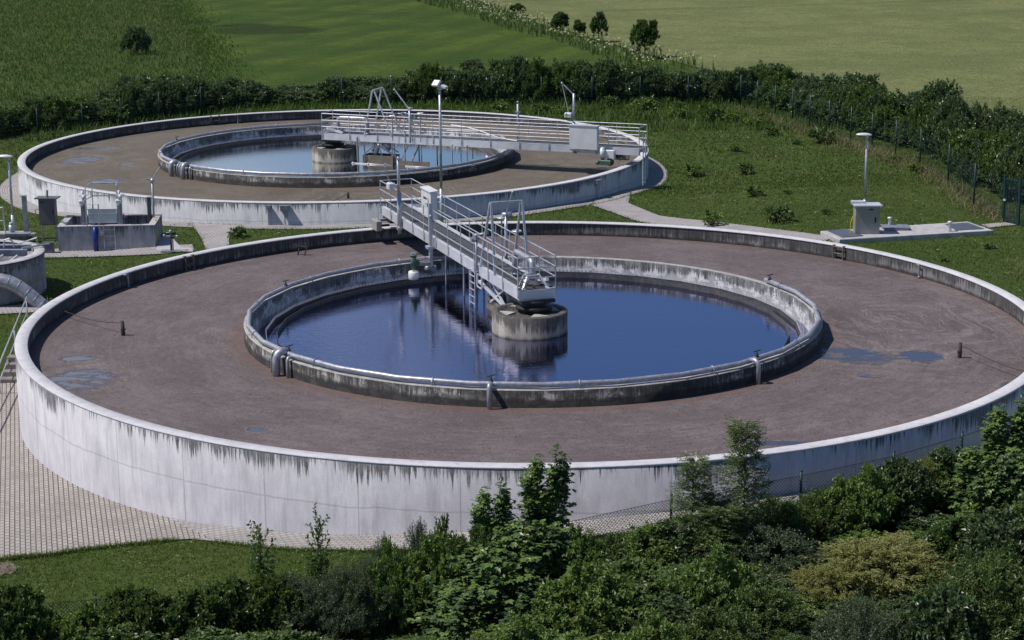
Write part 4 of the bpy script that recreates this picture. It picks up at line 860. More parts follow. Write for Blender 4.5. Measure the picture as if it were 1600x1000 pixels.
x, y, z = on(77, 396); t = thing('ground_box', 'low grey box on the ground between the round shaft and the chamber', 'box', (x, y, z)); m = MB(); m.box(-.22,.22,-.15,.15,0,.48,ch=.02); m.build('body', M['cover'], t); m = MB(); m.box(-.24,.24,-.17,.17,.483,.51); m.build('lid', M['cover'], t)
x, y, z = on(42, 374); t = thing('square_post', 'tall square grey post beside the lamp at the left edge', 'post', (x, y, z)); m = MB(); m.box(-.10,.10,-.08,.08,0,2.0); m.build('shaft', M['steel_dull'], t); m = MB(); m.box(-.16,.10,-.1,.1,2.003,2.05); m.build('cap', M['alu'], t)

# ------------------------------------------------------------------ round shaft and big pipe, left edge
RR = 2.9; sx, sy = at(75-122, 396, -.32); t = thing('round_shaft', 'low round concrete shaft cut by the left edge, with beams across its opening', 'concrete shaft', (sx, sy, -.32))
m = MB(); m.lathe([(RR-.38,-1.2),(RR-.38,0),(RR,0),(RR,-.30),(RR-.03,-.33),(RR-.03,-.40),(RR,-.42),(RR,-1.02),(RR-.02,-1.05),(RR,-1.08),(RR,-2.2)], 72); m.build('wall', M['shaft'], t)
m = MB(); m.lathe([(RR-.40,.004),(RR-.38,.03),(RR-.02,.03),(RR+.02,.004)], 72); m.build('coping', M['slab'], t)
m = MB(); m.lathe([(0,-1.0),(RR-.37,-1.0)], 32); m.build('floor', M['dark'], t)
for yy, zz in ((.3,.06),(1.0,.12)): m = MB(); m.box(-2.2,2.2,yy,yy+.12,zz-.25,zz); m.box(-2.2,2.2,yy-.06,yy+.18,zz,zz+.02); m.build('beam', M['steel_dull'], t)
m = MB(); m.tube([(1.2,.65,.1),(1.25,.65,.42),(1.45,.65,.48),(1.6,.65,.3),(1.6,.65,.1)],.03,6); m.tube([(1.7,.9,.2),(2.5,.9,.45),(2.5,.9,.1)],.025,6); m.tube([(2.0,.4,.12),(2.9,1.3,.12)],.04,6); m.build('grab_rail', M['steel'], t)
m = MB(); m.tube([(1.0,-.2,-.3),(1.3,.1,-.1)],.05,6); m.tube([(1.6,-.3,-.35),(1.9,0,-.1)],.05,6); build_split(m, 'brace', M['alu'], t)
x, y, z = on(20, 376); t = thing('cover_platform', 'pale flat cover slab behind the round shaft at the left edge', 'platform', (x, y, z)); m = MB(); m.box(-2.5,.58,-.1,.9,0,.28,ch=.02); m.build('slab', M['slab'], t); m = MB(); m.box(-2.5,1.15,-.55,-.15,.32,.40); m.box(-.2,.9,-.6,-.1,.404,.43); m.build('plate', M['steel_dull'], t)
m = MB(); m.tube([(-2.2,-.1,.28),(-2.2,-.1,1.5),(-.33,-.1,1.55),(-.28,-.1,.28)],.03,6); m.tube([(-2.2,-.1,.95),(-.3,-.1,.95)],.025,6); m.build('railing', M['steel'], t)
m = MB(); m.tube([(0,-.12,.28),(0,-.12,.75)],.11,10); m.tube([(0,-.12,.75),(0,-.12,.86)],.08,10); m.build('lamp_socket', M['steel'], t)
x, y, z = on(66, 476); t = thing('air_duct', 'thick shiny spiral steel pipe arching into the grass at the left edge', 'pipe', (x, y, z))
pts = []
for px, py, dy in ((-60,440,0),(-30,439,0),(0,438,0),(14,441,0),(28,448,0),(42,458,0),(54,468,0),(64,476,0),(76,487,0)):
    yy = y-1.0+ (0.0); q = z_at(px, py, y-.3); pts.append((q[0]-x, q[1]-y, q[2]-z))
m = MB(); m.tube(pts, .28, 20); dt = m.build('duct', M['pipe'], t)
for i in range(1, len(pts)-1):
    p = Vector(pts[i]); d = (Vector(pts[i+1])-Vector(pts[i-1])).normalized(); m = MB(); m.tube([p-d*.015, p+d*.015], .29, 20); m.build('seam', M['steel_dull'], dt)
# stairs and handrail at the left edge
x, y, z = on(14, 600); t = thing('stairs', 'concrete steps climbing beside the wall of the nearer tank at the left edge', 'stairs', (x, y, z))
for k in range(4): m = MB(); m.box(-.32, .28, .35*k, .35*k+.36, .0, .17*(k+1), ch=.015); m.build('step', M['step'], t)
hr = thing('stair_handrail', 'sloping steel handrail beside the steps at the left edge', 'handrail', (x, y, z))
m = MB(); pr = [z_at(4, 556, y-.2), z_at(42, 464, y+7.0)]; a = Vector(pr[0])-Vector((x,y,z)); b = Vector(pr[1])-Vector((x,y,z)); lo = Vector((0,0,-.52))
e2 = a+(a-b)*.8
m.tube([e2, a, b], .028, 8); m.build('top_rail', M['steel'], hr); m = MB(); m.tube([a+lo+(a-b)*.8, a+lo, b+lo], .024, 8); m.build('mid_rail', M['steel'], hr)
for k in (-.15, .45, .97):
    p = a+(b-a)*k; m = MB(); m.tube([p, p-Vector((0,0,1.5))], .026, 8); m.build('post', M['steel'], hr)

# ------------------------------------------------------------------ fences
def wire_mesh(m, p, q, h, kind, pitch, r):
    """real wires between two posts; p, q are the feet"""
    p = Vector(p); q = Vector(q); L = (q-p).length; n = max(2, int(L/pitch))
    if kind == 'bars':
        for i in range(1, n): a = p+(q-p)*i/n; m.bar(a+Vector((0,0,.05)), a+Vector((0,0,h-.05)), r)
        for k in range(10): z = .08+(h-.12)*k/9; m.bar(p+Vector((0,0,z)), q+Vector((0,0,z)), r*1.6)
    else:
        K = h/pitch
        for i in range(-int(K), n+1):
            for sg in (1, -1):
                s0, s1 = i, i+K
                z0, z1 = (0, h) if sg > 0 else (h, 0)
                if s0 < 0: z0 += (z1-z0)*(0-s0)/K; s0 = 0
                if s1 > n: z1 = z1-(z1-z0)*(s1-n)/(s1-s0) if s1 > s0 else z1; s1 = n
                if s1-s0 < .3: continue
                m.bar(p+(q-p)*s0/n+Vector((0,0,z0)), p+(q-p)*s1/n+Vector((0,0,z1)), r)
        for z in (.02, h*.5, h): m.bar(p+Vector((0,0,z)), q+Vector((0,0,z)), r*1.3)
def fence(label, feet, h, kind, pitch, r, pr, group=None, hs=None):
    x0, y0, z0 = feet[0]; t = thing('wire_fence', label, 'fence', (x0, y0, z0), group=group); mm = MB()
    F = [(a-x0, b-y0, c-z0) for a, b, c in feet]
    for i, f in enumerate(F):
        m = MB(); m.tube([f, (f[0], f[1], f[2]+h+.12)], pr, 8); m.sphere((f[0],f[1],f[2]+h+.12), pr*1.15, n=8); m.build('post', M['greencoat'], t)
        if i: wire_mesh(mm, F[i-1], f, h, kind, pitch, r)
    mm.build('wire_mesh', M['greencoat'], t); return t
ff = []
for px, py in ((1157,166),(1183,176),(1211,184),(1238,189),(1265,201),(1295,211),(1329,223),(1362,235),(1399,247),(1437,262),(1481,290),(1521,325),(1566,347)): ff.append(on(px, py))
fence('dark green wire fence running down the right side of the lawn to the gate', ff, 2.0, 'bars', .20, .006, .038)
g0 = on(1567, 348); g1 = on(1587, 352)
gt = thing('garden_gate', 'dark green barred gate at the right edge of the lawn', 'gate', g0, atan2(g1[1]-g0[1], g1[0]-g0[0])); GW = max(.9, hypot(g1[0]-g0[0], g1[1]-g0[1]))
for xx in (0, GW): m = MB(); m.box(xx-.05, xx+.05, -.05, .05, 0, 2.15); m.build('gate_post', M['greencoat'], gt)
m = MB(); m.bar((.06,0,.15),(.06,0,2.02),.05); m.bar((GW-.06,0,.15),(GW-.06,0,2.02),.05); m.bar((.06,0,.15),(GW-.06,0,.15),.06); m.bar((.06,0,2.0),(GW-.06,0,2.0),.06); m.bar((.06,0,.3),(GW-.06,0,.3),.04)
for k in range(1, 9): m.bar((.06+(GW-.12)*k/9,0,.18),(.06+(GW-.12)*k/9,0,1.98),.022)
lf = m.build('gate_leaf', M['greencoat'], gt); m = MB(); m.box(.03,.16,-.09,-.05,1.02,1.10); m.build('handle', M['alu'], lf)
fence('short green fence section beyond the gate at the right edge', [(g1[0]+.1, g1[1]-.05, g1[2]), on(1625, 372), on(1680, 400)], 1.9, 'bars', .16, .010, .035)
ff = [on(px, py) for px, py in ((-20,232),(60,220),(130,212),(190,203),(250,193),(315,183),(385,175),(460,170),(535,168),(612,167),(690,166),(768,165),(846,166),(925,166),(1000,166),(1075,165),(1157,165))]
fence('long dark green wire fence in front of the hedge behind the far tank', ff, 1.9, 'bars', .25, .006, .033)
def zr(px, py, x, y): return z_at(px, py, y)[2]
ff = []
for px, py, Y in ((-40,960,41.6),(150,950,42.0),(330,950,41.5),(520,930,41.6),(700,900,42.6),(870,870,44.3),(1048,850,45.15),(1250,800,46.4),(1394,775,47.9),(1500,750,49.6),(1600,720,51.6)):
    x = z_at(px, py, Y)[0]; ff.append((x, Y, G(x, Y)))
fence('low green chain link fence between the paved strip and the bushes in the foreground', ff, 1.05, 'diamond', .09, .007, .035)

# ------------------------------------------------------------------ plants
def unit(a): return a/(np.linalg.norm(a, axis=1, keepdims=True)+1e-9)
def leaf_arrays(P, D, N, ln, wd, fold=.25):
    """one folded leaf per point: P base points, D directions, N up directions, ln lengths, wd widths"""
    Sd = np.cross(D, N); Sd /= np.linalg.norm(Sd, axis=1, keepdims=True)+1e-9; U = np.cross(Sd, D)
    L = ln[:,None]; W = wd[:,None]
    a = P; b = P+D*L*.45+Sd*W*.5+U*W*fold; c = P+D*L-U*L*.10; d = P+D*L*.45-Sd*W*.5+U*W*fold
    V = np.stack([a,b,c,d], 1).reshape(-1, 3); n = len(P); k = np.arange(n)[:,None]*4
    return V, np.concatenate([k+np.array([0,1,2]), k+np.array([0,2,3])], 0)
def shrub_meshes(seed, w, h, shoots, per, leaf, asp, mat, kind='bush', flat=.55):
    """foliage carried on shoots that leave the base and end on an uneven crown surface"""
    r = np.random.default_rng(seed); nb = {'bush': 15, 'tree': 13, 'spire': 7}[kind]
    if kind == 'spire':
        az = r.uniform(0, 2*pi, shoots); e = r.uniform(.02, 1, shoots)**.8; k = r.uniform(.62, 1.05, shoots); rad = w*(1.05-e)**.8*.9
        E1 = np.stack([rad*k*np.cos(az), rad*k*np.sin(az), h*(.08+.92*e)], 1); E0 = E1*np.array([.05,.05,.72])
    else:
        ga = np.arange(nb)*2.399+r.uniform(0, 6); q = (np.arange(nb)+.5)/nb; el = 1-q if kind == 'bush' else 1-1.55*q
        sz = r.uniform(.30, .50, nb)*(1 if kind == 'bush' else .95)
        cz = h*(.26+.52*el) if kind == 'bush' else h*(.62+.26*el); cr = w*np.sqrt(np.clip(1-el**2, .02, 1))*.66*r.uniform(.75, 1.15, nb)
        Cb = np.stack([cr*np.cos(ga), cr*np.sin(ga), cz*r.uniform(.86, 1.12, nb)], 1)
        bi = r.integers(0, nb, shoots); dr = unit(r.normal(0, 1, (shoots, 3))+unit(Cb-np.array([0,0,h*.35]))[bi]*.9+np.array([0,0,.35]))
        rb = (sz*w)[bi]*r.uniform(.70, 1.08, shoots)*np.where(r.random(shoots) < .06, 1.45, 1.0); vs = np.array([1, 1, min(1.25, h/w*.62)])
        E1 = Cb[bi]+dr*rb[:,None]*vs; E0 = Cb[bi]*.75+dr*rb[:,None]*.1; E1[:,2] = np.clip(E1[:,2], .03, h*1.06)
    t = r.uniform(.35, 1.0, (shoots, per))**.6; t = t[:,:,None]
    P = E0[:,None]*(1-t)+E1[:,None]*t; jit = min(w, h)*.045; P = P+r.normal(0, jit, P.shape)*(1.15-t*.7)
    P = P.reshape(-1, 3); dirs = unit(E1-E0).repeat(per, 0)
    D = unit(dirs*.55+r.normal(0, .62, P.shape)+np.array([0,0,.0])); N = unit(r.normal(0, .36, P.shape)+np.array([-.18,-.12,1.0]))
    P[:,2] = np.maximum(P[:,2], .04)
    n = len(P); ln = leaf*r.uniform(.6, 1.25, n)
    V, F = leaf_arrays(P, D, N, ln, ln*asp)
    if kind in ('lobed',): pass
    fm = np_mesh('foliage', V, F, mat)
    m = MB()
    for i in range(0, shoots, max(1, shoots//26)):
        m.tube([(0,0,0) if kind == 'bush' else (0,0,E0[i,2]*.85), tuple(E0[i]*np.array([1,1,1.1])), tuple(E1[i]*.93)], [.018*h**.5, .012, .004], 4)
    if kind != 'bush': m.tube([(0,0,-.2),(.02*h,0,h*.4),(0,.02*h,h*.97)], [.02*h, .014*h, .004*h], 7)
    sm = bpy.data.meshes.new('stem'); sm.from_pydata(m.v, [], m.f); sm.materials.append(M['bark'])
    return fm, sm
def star_leaves(seed, shoots, per, w, h, leaf, mat, kind='bush'):
    """lobed maple-like leaves: three leaf blades from one stalk"""
    r = np.random.default_rng(seed); az = r.uniform(0, 2*pi, shoots); e = r.uniform(.02, 1, shoots)
    lump = 1+.22*np.sin(3*az+1.3*seed)+.15*np.sin(6*az-3*e+seed)
    k = lump*r.uniform(.6, 1.05, shoots); rad = w*np.sqrt(np.clip(1-e**2*.96, .03, 1)) if kind == 'bush' else w*(1.0-.55*e**2)*(.85+.28*np.sin(3*az+e*7+seed)); ldr = np.where(r.random(shoots) < .5, 1.0, -1.0)*(0 if kind == 'bush' else 1)
    E1 = np.stack([rad*k*np.cos(az), rad*k*np.sin(az), h*(.06+.94*e)], 1); E0 = E1*np.array([.2,.2,.35 if kind == 'bush' else .82])
    if kind != 'bush':
        off = ldr*w*.42*np.clip(e*1.5-.3, 0, 1); sc_ = 1-.45*np.clip(e*1.4-.4, 0, 1); E1[:,0] = E1[:,0]*sc_+off; E1[:,1] *= sc_; E0[:,0] = E0[:,0]*sc_+off; E1[ldr < 0, 2] *= .93; E0[ldr < 0, 2] *= .93
    t = r.uniform(.2, 1, (shoots, per))[:,:,None]; P = (E0[:,None]*(1-t)+E1[:,None]*t+r.normal(0, .07, (shoots, per, 3))).reshape(-1, 3); P[:,2] = np.maximum(P[:,2], .05)
    n = len(P); a = r.uniform(0, 2*pi, n); tilt = r.normal(0, .35, (n, 2)); N = unit(np.c_[tilt+.35*unit(P)[:,:2], np.ones(n)])
    Dh = unit(np.c_[np.cos(a), np.sin(a), r.uniform(-.6, .1, n)]); ln = leaf*r.uniform(.6, 1.2, n); Vs = []; Fs = []; b = 0
    for da, sc in ((0, 1.0), (.85, .8), (-.85, .8)):
        c, s_ = cos(da), sin(da); D = unit(Dh*c+np.cross(N, Dh)*s_)
        V, F = leaf_arrays(P, D, N, ln*sc, ln*sc*.62, .12); Vs.append(V.reshape(n, 4, 3)); 
    V = np.concatenate(Vs, 1)                      # n x 12 x 3, sharing the stalk point keeps a leaf in one island
    F = []
    for q in range(3): F += [[0, 4*q+1, 4*q+2], [0, 4*q+2, 4*q+3]]
    Fa = (np.arange(n)[:,None,None]*12+np.array(F)[None]).reshape(-1, 3)
    fm = np_mesh('foliage', V.reshape(-1, 3), Fa, mat); m = MB()
    for i in range(0, shoots, max(1, shoots//22)): m.tube([(0,0,E0[i,2]*.5), tuple(E0[i]), tuple(E1[i]*.95)], [.02, .014, .005], 4)
    m.tube([(0,0,-.2),(.04,0,h*.45),(w*.35 if kind != 'bush' else 0,.03,h*.97)], [.04, .028, .006], 7)
    if kind != 'bush': m.tube([(.03,0,h*.35),(-w*.25,0,h*.6),(-w*.4,0,h*.9)], [.025,.018,.006], 6)
    sm = bpy.data.meshes.new('stem'); sm.from_pydata(m.v, [], m.f); sm.materials.append(M['bark'])
    return fm, sm
def pinnate(seed, w, h, fronds, mat, leaf=.075):
    """feathered leaves (rows of narrow leaflets on a rachis) up a slender stem"""
    r = np.random.default_rng(seed); P = []; D = []; N = []; m = MB()
    m.tube([(0,0,-.2),(.05,0,h*.5),(0,.05,h)], [.04,.025,.006], 7)
    for i in range(fronds):
        e = r.random()**.8; z = h*(.12+.88*e); a = r.uniform(0, 2*pi); L = r.uniform(.22,.36); br = w*(1-.62*e**2.2)*(.72+.28*sin(11*e+2.1*a+seed))*r.uniform(.1, 1)**.6
        o = np.array([br*cos(a), br*sin(a), z+br*.35]); d = np.array([cos(a+r.normal(0,.5)), sin(a+r.normal(0,.5)), r.uniform(-.3,.7)]); d /= np.linalg.norm(d)
        sd = np.cross(d, [0,0,1]); sd /= np.linalg.norm(sd)+1e-9
        if i % 6 == 0: m.tube([(0,0,z-br*.3), tuple(o)], [.014,.006], 4)
        for k in range(6):
            p = o+d*L*(k+1)/6+np.array([0,0,-.05*((k+1)/6)**2])
            for sg in (1,-1): P.append(p); D.append(sd*sg*.85+d*.5+np.array([0,0,r.normal(0,.15)])); N.append([r.normal(0,.3), r.normal(0,.3), 1])
        P.append(o+d*L); D.append(d); N.append([0,0,1])
    P = np.array(P); D = unit(np.array(D)); N = unit(np.array(N, float)); ln = leaf*r.uniform(.8,1.25,len(P)); V, F = leaf_arrays(P, D, N, ln*1.25, ln*.40)
    fm = np_mesh('foliage', V, F, mat); sm = bpy.data.meshes.new('stem'); sm.from_pydata(m.v, [], m.f); sm.materials.append(M['bark']); return fm, sm
def sprig(seed, h, mat):
    """a thin young stem with a few up-spreading twigs that carry leaves in rows"""
    r = np.random.default_rng(seed); P = []; D = []; m = MB(); m.tube([(0,0,-.1),(.03,0,h*.5),(0,.02,h)], [.018,.012,.004], 6)
    tw = [((0,0,h*.3),(0,.02,h))]
    for i in range(26):
        z = h*(.06+.84*(i/26)); a = i*2.4+r.uniform(-.4,.4); L = h*r.uniform(.16,.26); q = (L*.75*cos(a), L*.75*sin(a), z+L*.85); tw.append(((0,0,z), q)); m.tube([(0,0,z), q], [.008,.003], 4)
    for p, q in tw:
        p = np.array(p); q = np.array(q); n = max(6, int(np.linalg.norm(q-p)/.032)); d = (q-p)/np.linalg.norm(q-p)
        for k in range(n): P.append(p+(q-p)*(k+1)/n); v = r.normal(0, 1, 3); v -= d*v.dot(d); v /= np.linalg.norm(v); D.append(d*.6+v*.8)
    for k in range(900): z = h*.62*r.random()**1.3; a = r.uniform(0, 6.28); q = r.uniform(.02,.26); P.append(np.array([q*cos(a), q*sin(a), z+.02])); D.append(np.array([cos(a), sin(a), r.normal(.3,.5)]))
    P = np.array(P); D = unit(np.array(D)); N = unit(r.normal(0, .5, P.shape)+np.array([0,0,1])); ln = r.uniform(.08,.13,len(P)); V, F = leaf_arrays(P, D, N, ln, ln*.55)
    fm = np_mesh('foliage', V, F, mat); sm = bpy.data.meshes.new('stem'); sm.from_pydata(m.v, [], m.f); sm.materials.append(M['bark']); return fm, sm
PROTO = {
 'hedge0': shrub_meshes(1, 1.9, 2.1, 240, 34, .20, .66, M['lf_hedge']),
 'hedge1': shrub_meshes(2, 1.9, 2.1, 240, 34, .18, .62, M['lf_hedge']),
 'hedge2': shrub_meshes(3, 1.9, 2.1, 220, 36, .19, .58, M['lf_hfresh']),
 'hedge3': shrub_meshes(4, 1.9, 2.1, 220, 34, .16, .5, M['lf_hedge_grey']),
 'tree0': shrub_meshes(5, 1.3, 2.6, 300, 36, .17, .6, M['lf_tree'], 'tree'),
 'tree1': shrub_meshes(6, 1.0, 2.4, 260, 34, .16, .6, M['lf_tree'], 'tree'),
 'weed0': shrub_meshes(7, .42, .55, 26, 12, .16, .42, M['lf_lite']),
 'weed1': shrub_meshes(8, .45, .50, 30, 12, .15, .45, M['lf_mid']),
 'bushA': shrub_meshes(11, 1.3, 1.6, 300, 34, .135, .62, M['lf_dark']),
 'bushB': shrub_meshes(12, 1.3, 1.6, 420, 40, .085, .45, M['lf_mid']),
 'bushC': shrub_meshes(13, 1.3, 1.6, 460, 46, .062, .42, M['lf_blue']),
 'bushD': shrub_meshes(14, 1.3, 1.6, 460, 46, .068, .36, M['lf_yel']),
 'bushE': shrub_meshes(15, 1.3, 1.6, 300, 34, .115, .6, M['lf_lite']),
 'bushF': shrub_meshes(16, 1.3, 1.6, 280, 32, .145, .66, M['lf_mid']),
 'mapleA': star_leaves(21, 320, 24, 1.15, 2.2, .145, M['lf_maple']),
 'mapleB': star_leaves(22, 230, 17, .70, 3.6, .13, M['lf_maple'], 'spire'),
 'ashA': pinnate(31, .66, 3.4, 620, M['lf_ash']),
 'twig': sprig(41, 1.9, M['lf_mid']),
}
SZ = {'hedge0':(1.9,2.1),'hedge1':(1.9,2.1),'hedge2':(1.9,2.1),'hedge3':(1.9,2.1),'tree0':(1.3,2.6),'tree1':(1.0,2.4),'weed0':(.42,.55),'weed1':(.45,.5),'mapleA':(1.15,2.2),'mapleB':(.70,3.6),'ashA':(.75,3.4),'twig':(.46,1.9)}
def plant(proto, name, label, cat, x, y, z, w, h, group=None, rz=None):
    pw, ph = SZ.get(proto, (1.3, 1.6)); t = thing(name, label, cat, (x, y, z), random.uniform(0, 6.28) if rz is None else rz, group)
    t.scale = (w/pw, w/pw, h/ph); fm, sm = PROTO[proto]
    link('foliage', fm, t); link('stem' if cat != 'tree' else 'trunk', sm, t); return t
HN = {'hedge0':0,'hedge1':0,'hedge2':1,'hedge3':2}
# hedge behind the far tank: a row of shrubs beyond the wire fence, in photograph order from left to right
random.seed(11)
HL = ['dense dark green shrub in the long hedge behind the far tank fence', 'mid green leafy shrub in the long hedge behind the far tank fence', 'greyish green looser shrub in the long hedge behind the far tank fence']
def hedge(px, pybase, pytop, wid, kinds, deep, lab, grp):
    x, y, z = on(px, pybase); y += deep; x = x*(y/(y-deep)); zt = z_at(px, pytop, y)[2]; z = G(x, y); k = random.choice(kinds)
    plant(k, 'hedge_shrub', lab[HN[k]], 'shrub', x, y, z, wid*1.1, max(.8, (zt-z)*1.06), grp)
tops = [(0,168),(60,160),(110,158),(150,170),(190,140),(250,128),(300,132),(340,138),(390,134),(440,142),(470,150),(500,132),(560,128),(610,128),(650,112),(700,112),(760,112),(800,100),(850,98),(900,104),(940,100),(1000,102),(1050,112),(1100,114),(1160,100)]
for i in range(52):
    px = -30+i*23.4; py = np.interp(px, [-30,0,60,130,190,250,315,385,460,1160], [222,216,208,203,196,187,177,170,166,163]); tp = np.interp(px, [a for a,b in tops], [b for a,b in tops])+random.uniform(-8, 14)
    kd = ['hedge0','hedge1','hedge0','hedge2'] if px > 190 else ['hedge2','hedge3','hedge2','hedge0']
    hedge(px+random.uniform(-6,6), py, tp, random.uniform(1.0,1.5), kd, random.uniform(1.2,2.2), HL, 'shrubs of the hedge behind the far tank')
for i in range(30):
    px = -20+i*39+random.uniform(-14,14); py = np.interp(px, [-30,0,60,130,190,250,315,385,460,1160], [214,208,200,195,188,180,171,164,160,158]); tp = np.interp(px, [a for a,b in tops], [b for a,b in tops])+random.uniform(-12, 12)
    hedge(px, py, tp, random.uniform(1.2,1.8), ['hedge0','hedge1','hedge2','hedge2','hedge3'], random.uniform(3.0,4.2), HL, 'shrubs of the hedge behind the far tank')
# taller shrubs along the right side, outside the fence
HR = ['dark leafy bush outside the right hand fence by the wheat field', 'fresh mid green bush outside the right hand fence by the wheat field', 'grey green bush outside the right hand fence by the wheat field']
tr = [(1150,100),(1215,92),(1250,112),(1300,108),(1345,106),(1380,134),(1420,142),(1460,128),(1520,160),(1560,170),(1620,178)]
for i in range(46):
    px = 1160+i*10.6; py = np.interp(px, [1160,1211,1265,1329,1399,1437,1481,1521,1566,1640], [160,176,192,212,232,246,268,296,318,350])
    hedge(px+6+random.uniform(-5,5), py-4, np.interp(px, [a for a,b in tr], [b for a,b in tr])+random.uniform(14,48)+(px-1160)*.05, random.uniform(1.0,1.6), ['hedge2','hedge1','hedge2','hedge3'], random.uniform(1.7,3.0), HR, 'bushes outside the right hand fence')
for i in range(30):
    px = 1165+i*16.5; py = np.interp(px, [1160,1211,1265,1329,1399,1437,1481,1521,1566,1640], [148,160,172,188,206,216,232,250,268,290])
    hedge(px+random.uniform(-7,7), py-4, np.interp(px, [a for a,b in tr], [b for a,b in tr])+random.uniform(4,30), random.uniform(1.3,1.9), ['hedge2','hedge1','hedge0','hedge3'], random.uniform(2.0,5.0), HR, 'bushes outside the right hand fence')
# single trees and bushes in the fields
def fieldtree(px, pyb, pyt, wpx, proto, label, cat='tree', name='tree'):
    x, y = at(px, pyb, -1.5); z = -1.5; zt = z_at(px, pyt, y)[2]; plant(proto, name, label, cat, x, y, z-.05, wpx/2*y/FPX, (zt-z))
fieldtree(875, 56, 20, 30, 'tree1', 'small round tree in the field strip, leftmost of the three in a row')
fieldtree(905, 62, 32, 22, 'tree1', 'smallest tree in the field strip, middle one of the three in a row')
fieldtree(935, 66, 22, 30, 'tree0', 'taller leafy tree in the field strip, rightmost of the three in a row')
fieldtree(1007, 90, 35, 50, 'tree0', 'broad dark tree standing alone right of the three small field trees')
fieldtree(808, 25, 6, 26, 'tree1', 'low round tree at the top edge of the field strip')
fieldtree(213, 84, 40, 44, 'hedge0', 'lone dark bush in the rough pasture at the upper left', 'bush', 'bush')
fieldtree(737, 112, 92, 44, 'hedge3', 'brownish loose bush standing above the hedge behind the floodlight lamp', 'bush', 'bush')
# small leafy plants on the right lawn
random.seed(5)
lawn = [(1083,268,28),(1165,266,24),(1178,300,26),(1215,335,44),(1112,345,32),(1115,182,30),(1140,184,26),(1282,215,36),(1177,190,26),(1205,206,24),(1148,232,18),(952,163,26),(1010,166,36),(845,170,30),(1060,176,30),(1105,176,26),(1430,262,24),(1400,250,16),(1545,384,18),(1290,332,14),(1242,222,14),(1060,166,20),(1475,405,14),(1230,300,12),(880,172,24),(372,364,26),(780,170,26),(1000,182,18),(1190,182,20)]
for i, (px, py, wp) in enumerate(lawn):
    x, y, z = on(px, py+wp*.25); wd = wp/2*y/FPX*1.15
    if wp == 44: lb, g = 'largest leafy clump on the right lawn, left of the grey cabinet', None
    elif px == 372: lb, g = 'low leafy plant on the grass between the two tanks at the left path', None
    else: lb, g = 'small leafy plant growing in the grass of the right lawn', 'small plants dotted over the right lawn'
    plant('weed%d' % (i % 2), 'leafy_plant', lb, 'plant', x, y, z, wd*1.1, wd*random.uniform(.9,1.4), g)

# foreground thicket: top of each plant given in the photograph, and its distance
KEEP = []
def fg(px, pyt, Y, w, proto, name, label, cat, group=None, rz=None):
    x, y, zt = z_at(px, pyt, Y); z = G(x, y)
    if not group: KEEP.append((x, y, w, zt-z))
    return plant(proto, name, label, cat, x, y, z, w, zt-z, group, rz)
fg(852, 700, 43.9, .75, 'mapleB', 'maple_sapling', 'tall young maple rising in front of the tank wall, right of the picture centre', 'tree')
fg(768, 752, 43.5, .62, 'mapleB', 'maple_sapling', 'shorter young maple shoot just left of the tall maple', 'tree')
fg(820, 812, 43.0, 1.45, 'mapleA', 'maple_bush', 'spreading maple bush at the foot of the tall young maple', 'bush')
fg(765, 850, 42.2, 1.5, 'mapleA', 'maple_bush', 'dark maple bush in the middle of the foreground, lower left of the tall maple', 'bush')
fg(730, 905, 41.3, 1.3, 'mapleA', 'maple_bush', 'lowest dark maple bush at the bottom edge of the picture', 'bush')
fg(1165, 664, 43.9, .66, 'ashA', 'ash_sapling', 'tallest feather leaved sapling in front of the tank wall', 'tree')
fg(1085, 720, 43.8, .62, 'ashA', 'ash_sapling', 'shorter feather leaved sapling left of the tallest one', 'tree')
fg(1125, 790, 43.4, .8, 'ashA', 'ash_sapling', 'low bushy ash in front of the two feather leaved saplings', 'tree')
fg(1577, 622, 46.6, .80, 'mapleB', 'maple_sapling', 'young maple at the right edge rising above the tank coping', 'tree')
fg(1530, 690, 46.2, .70, 'mapleB', 'maple_sapling', 'leaning young maple just left of the one at the right edge', 'tree')
fg(1590, 700, 45.6, 1.2, 'mapleA', 'maple_bush', 'maple bush at the right edge below the young maples', 'bush')
fg(1440, 720, 46.8, .55, 'bushD', 'bush', 'small reddish tinged bush top in front of the wall at the lower right', 'bush')
fg(405, 822, 42.6, .46, 'twig', 'sapling', 'slim twiggy sapling on the grass, left one of two', 'sapling')
fg(495, 808, 42.6, .42, 'twig', 'sapling', 'slim twiggy sapling on the grass, right one of two', 'sapling')
fg(1385, 848, 42.3, 1.75, 'bushD', 'bush', 'olive yellow bush in the lower right thicket, most golden of all', 'bush')
fg(1300, 885, 41.5, 1.1, 'bushD', 'bush', 'smaller olive yellow bush left of the most golden one', 'bush')
fg(655, 822, 43.3, .55, 'bushC', 'bush', 'thin grey green bush with upright shoots left of the maples', 'bush')
fg(600, 845, 43.0, .5, 'bushC', 'bush', 'low grey green bush with upright shoots near the paved strip', 'bush')
fg(692, 815, 43.6, .45, 'bushE', 'bush', 'pale fresh green bush just left of the maples at the wall foot', 'bush')
for px_, py_, Y_, k_, lb_ in ((1325, 752, 45.4, 'bushE', 'fresh green bush in front of the low fence, left one of three'), (1392, 738, 46.3, 'bushA', 'dark broad leaved bush in front of the low fence, between two fresh green ones'), (1482, 706, 48.0, 'bushE', 'fresh green bush in front of the low fence, nearest the right hand maples')):
    fg(px_, py_, Y_, .85, k_, 'bush', lb_, 'bush')
GL = {'bushA':'broad leaved dark green bush in the thicket along the bottom of the picture','bushB':'small leaved mid green bush in the thicket along the bottom of the picture','bushC':'fine leaved grey green bush in the thicket along the bottom of the picture','bushE':'fresh bright green bush in the thicket along the bottom of the picture','bushF':'large leaved green bush in the thicket along the bottom of the picture'}
random.seed(3)
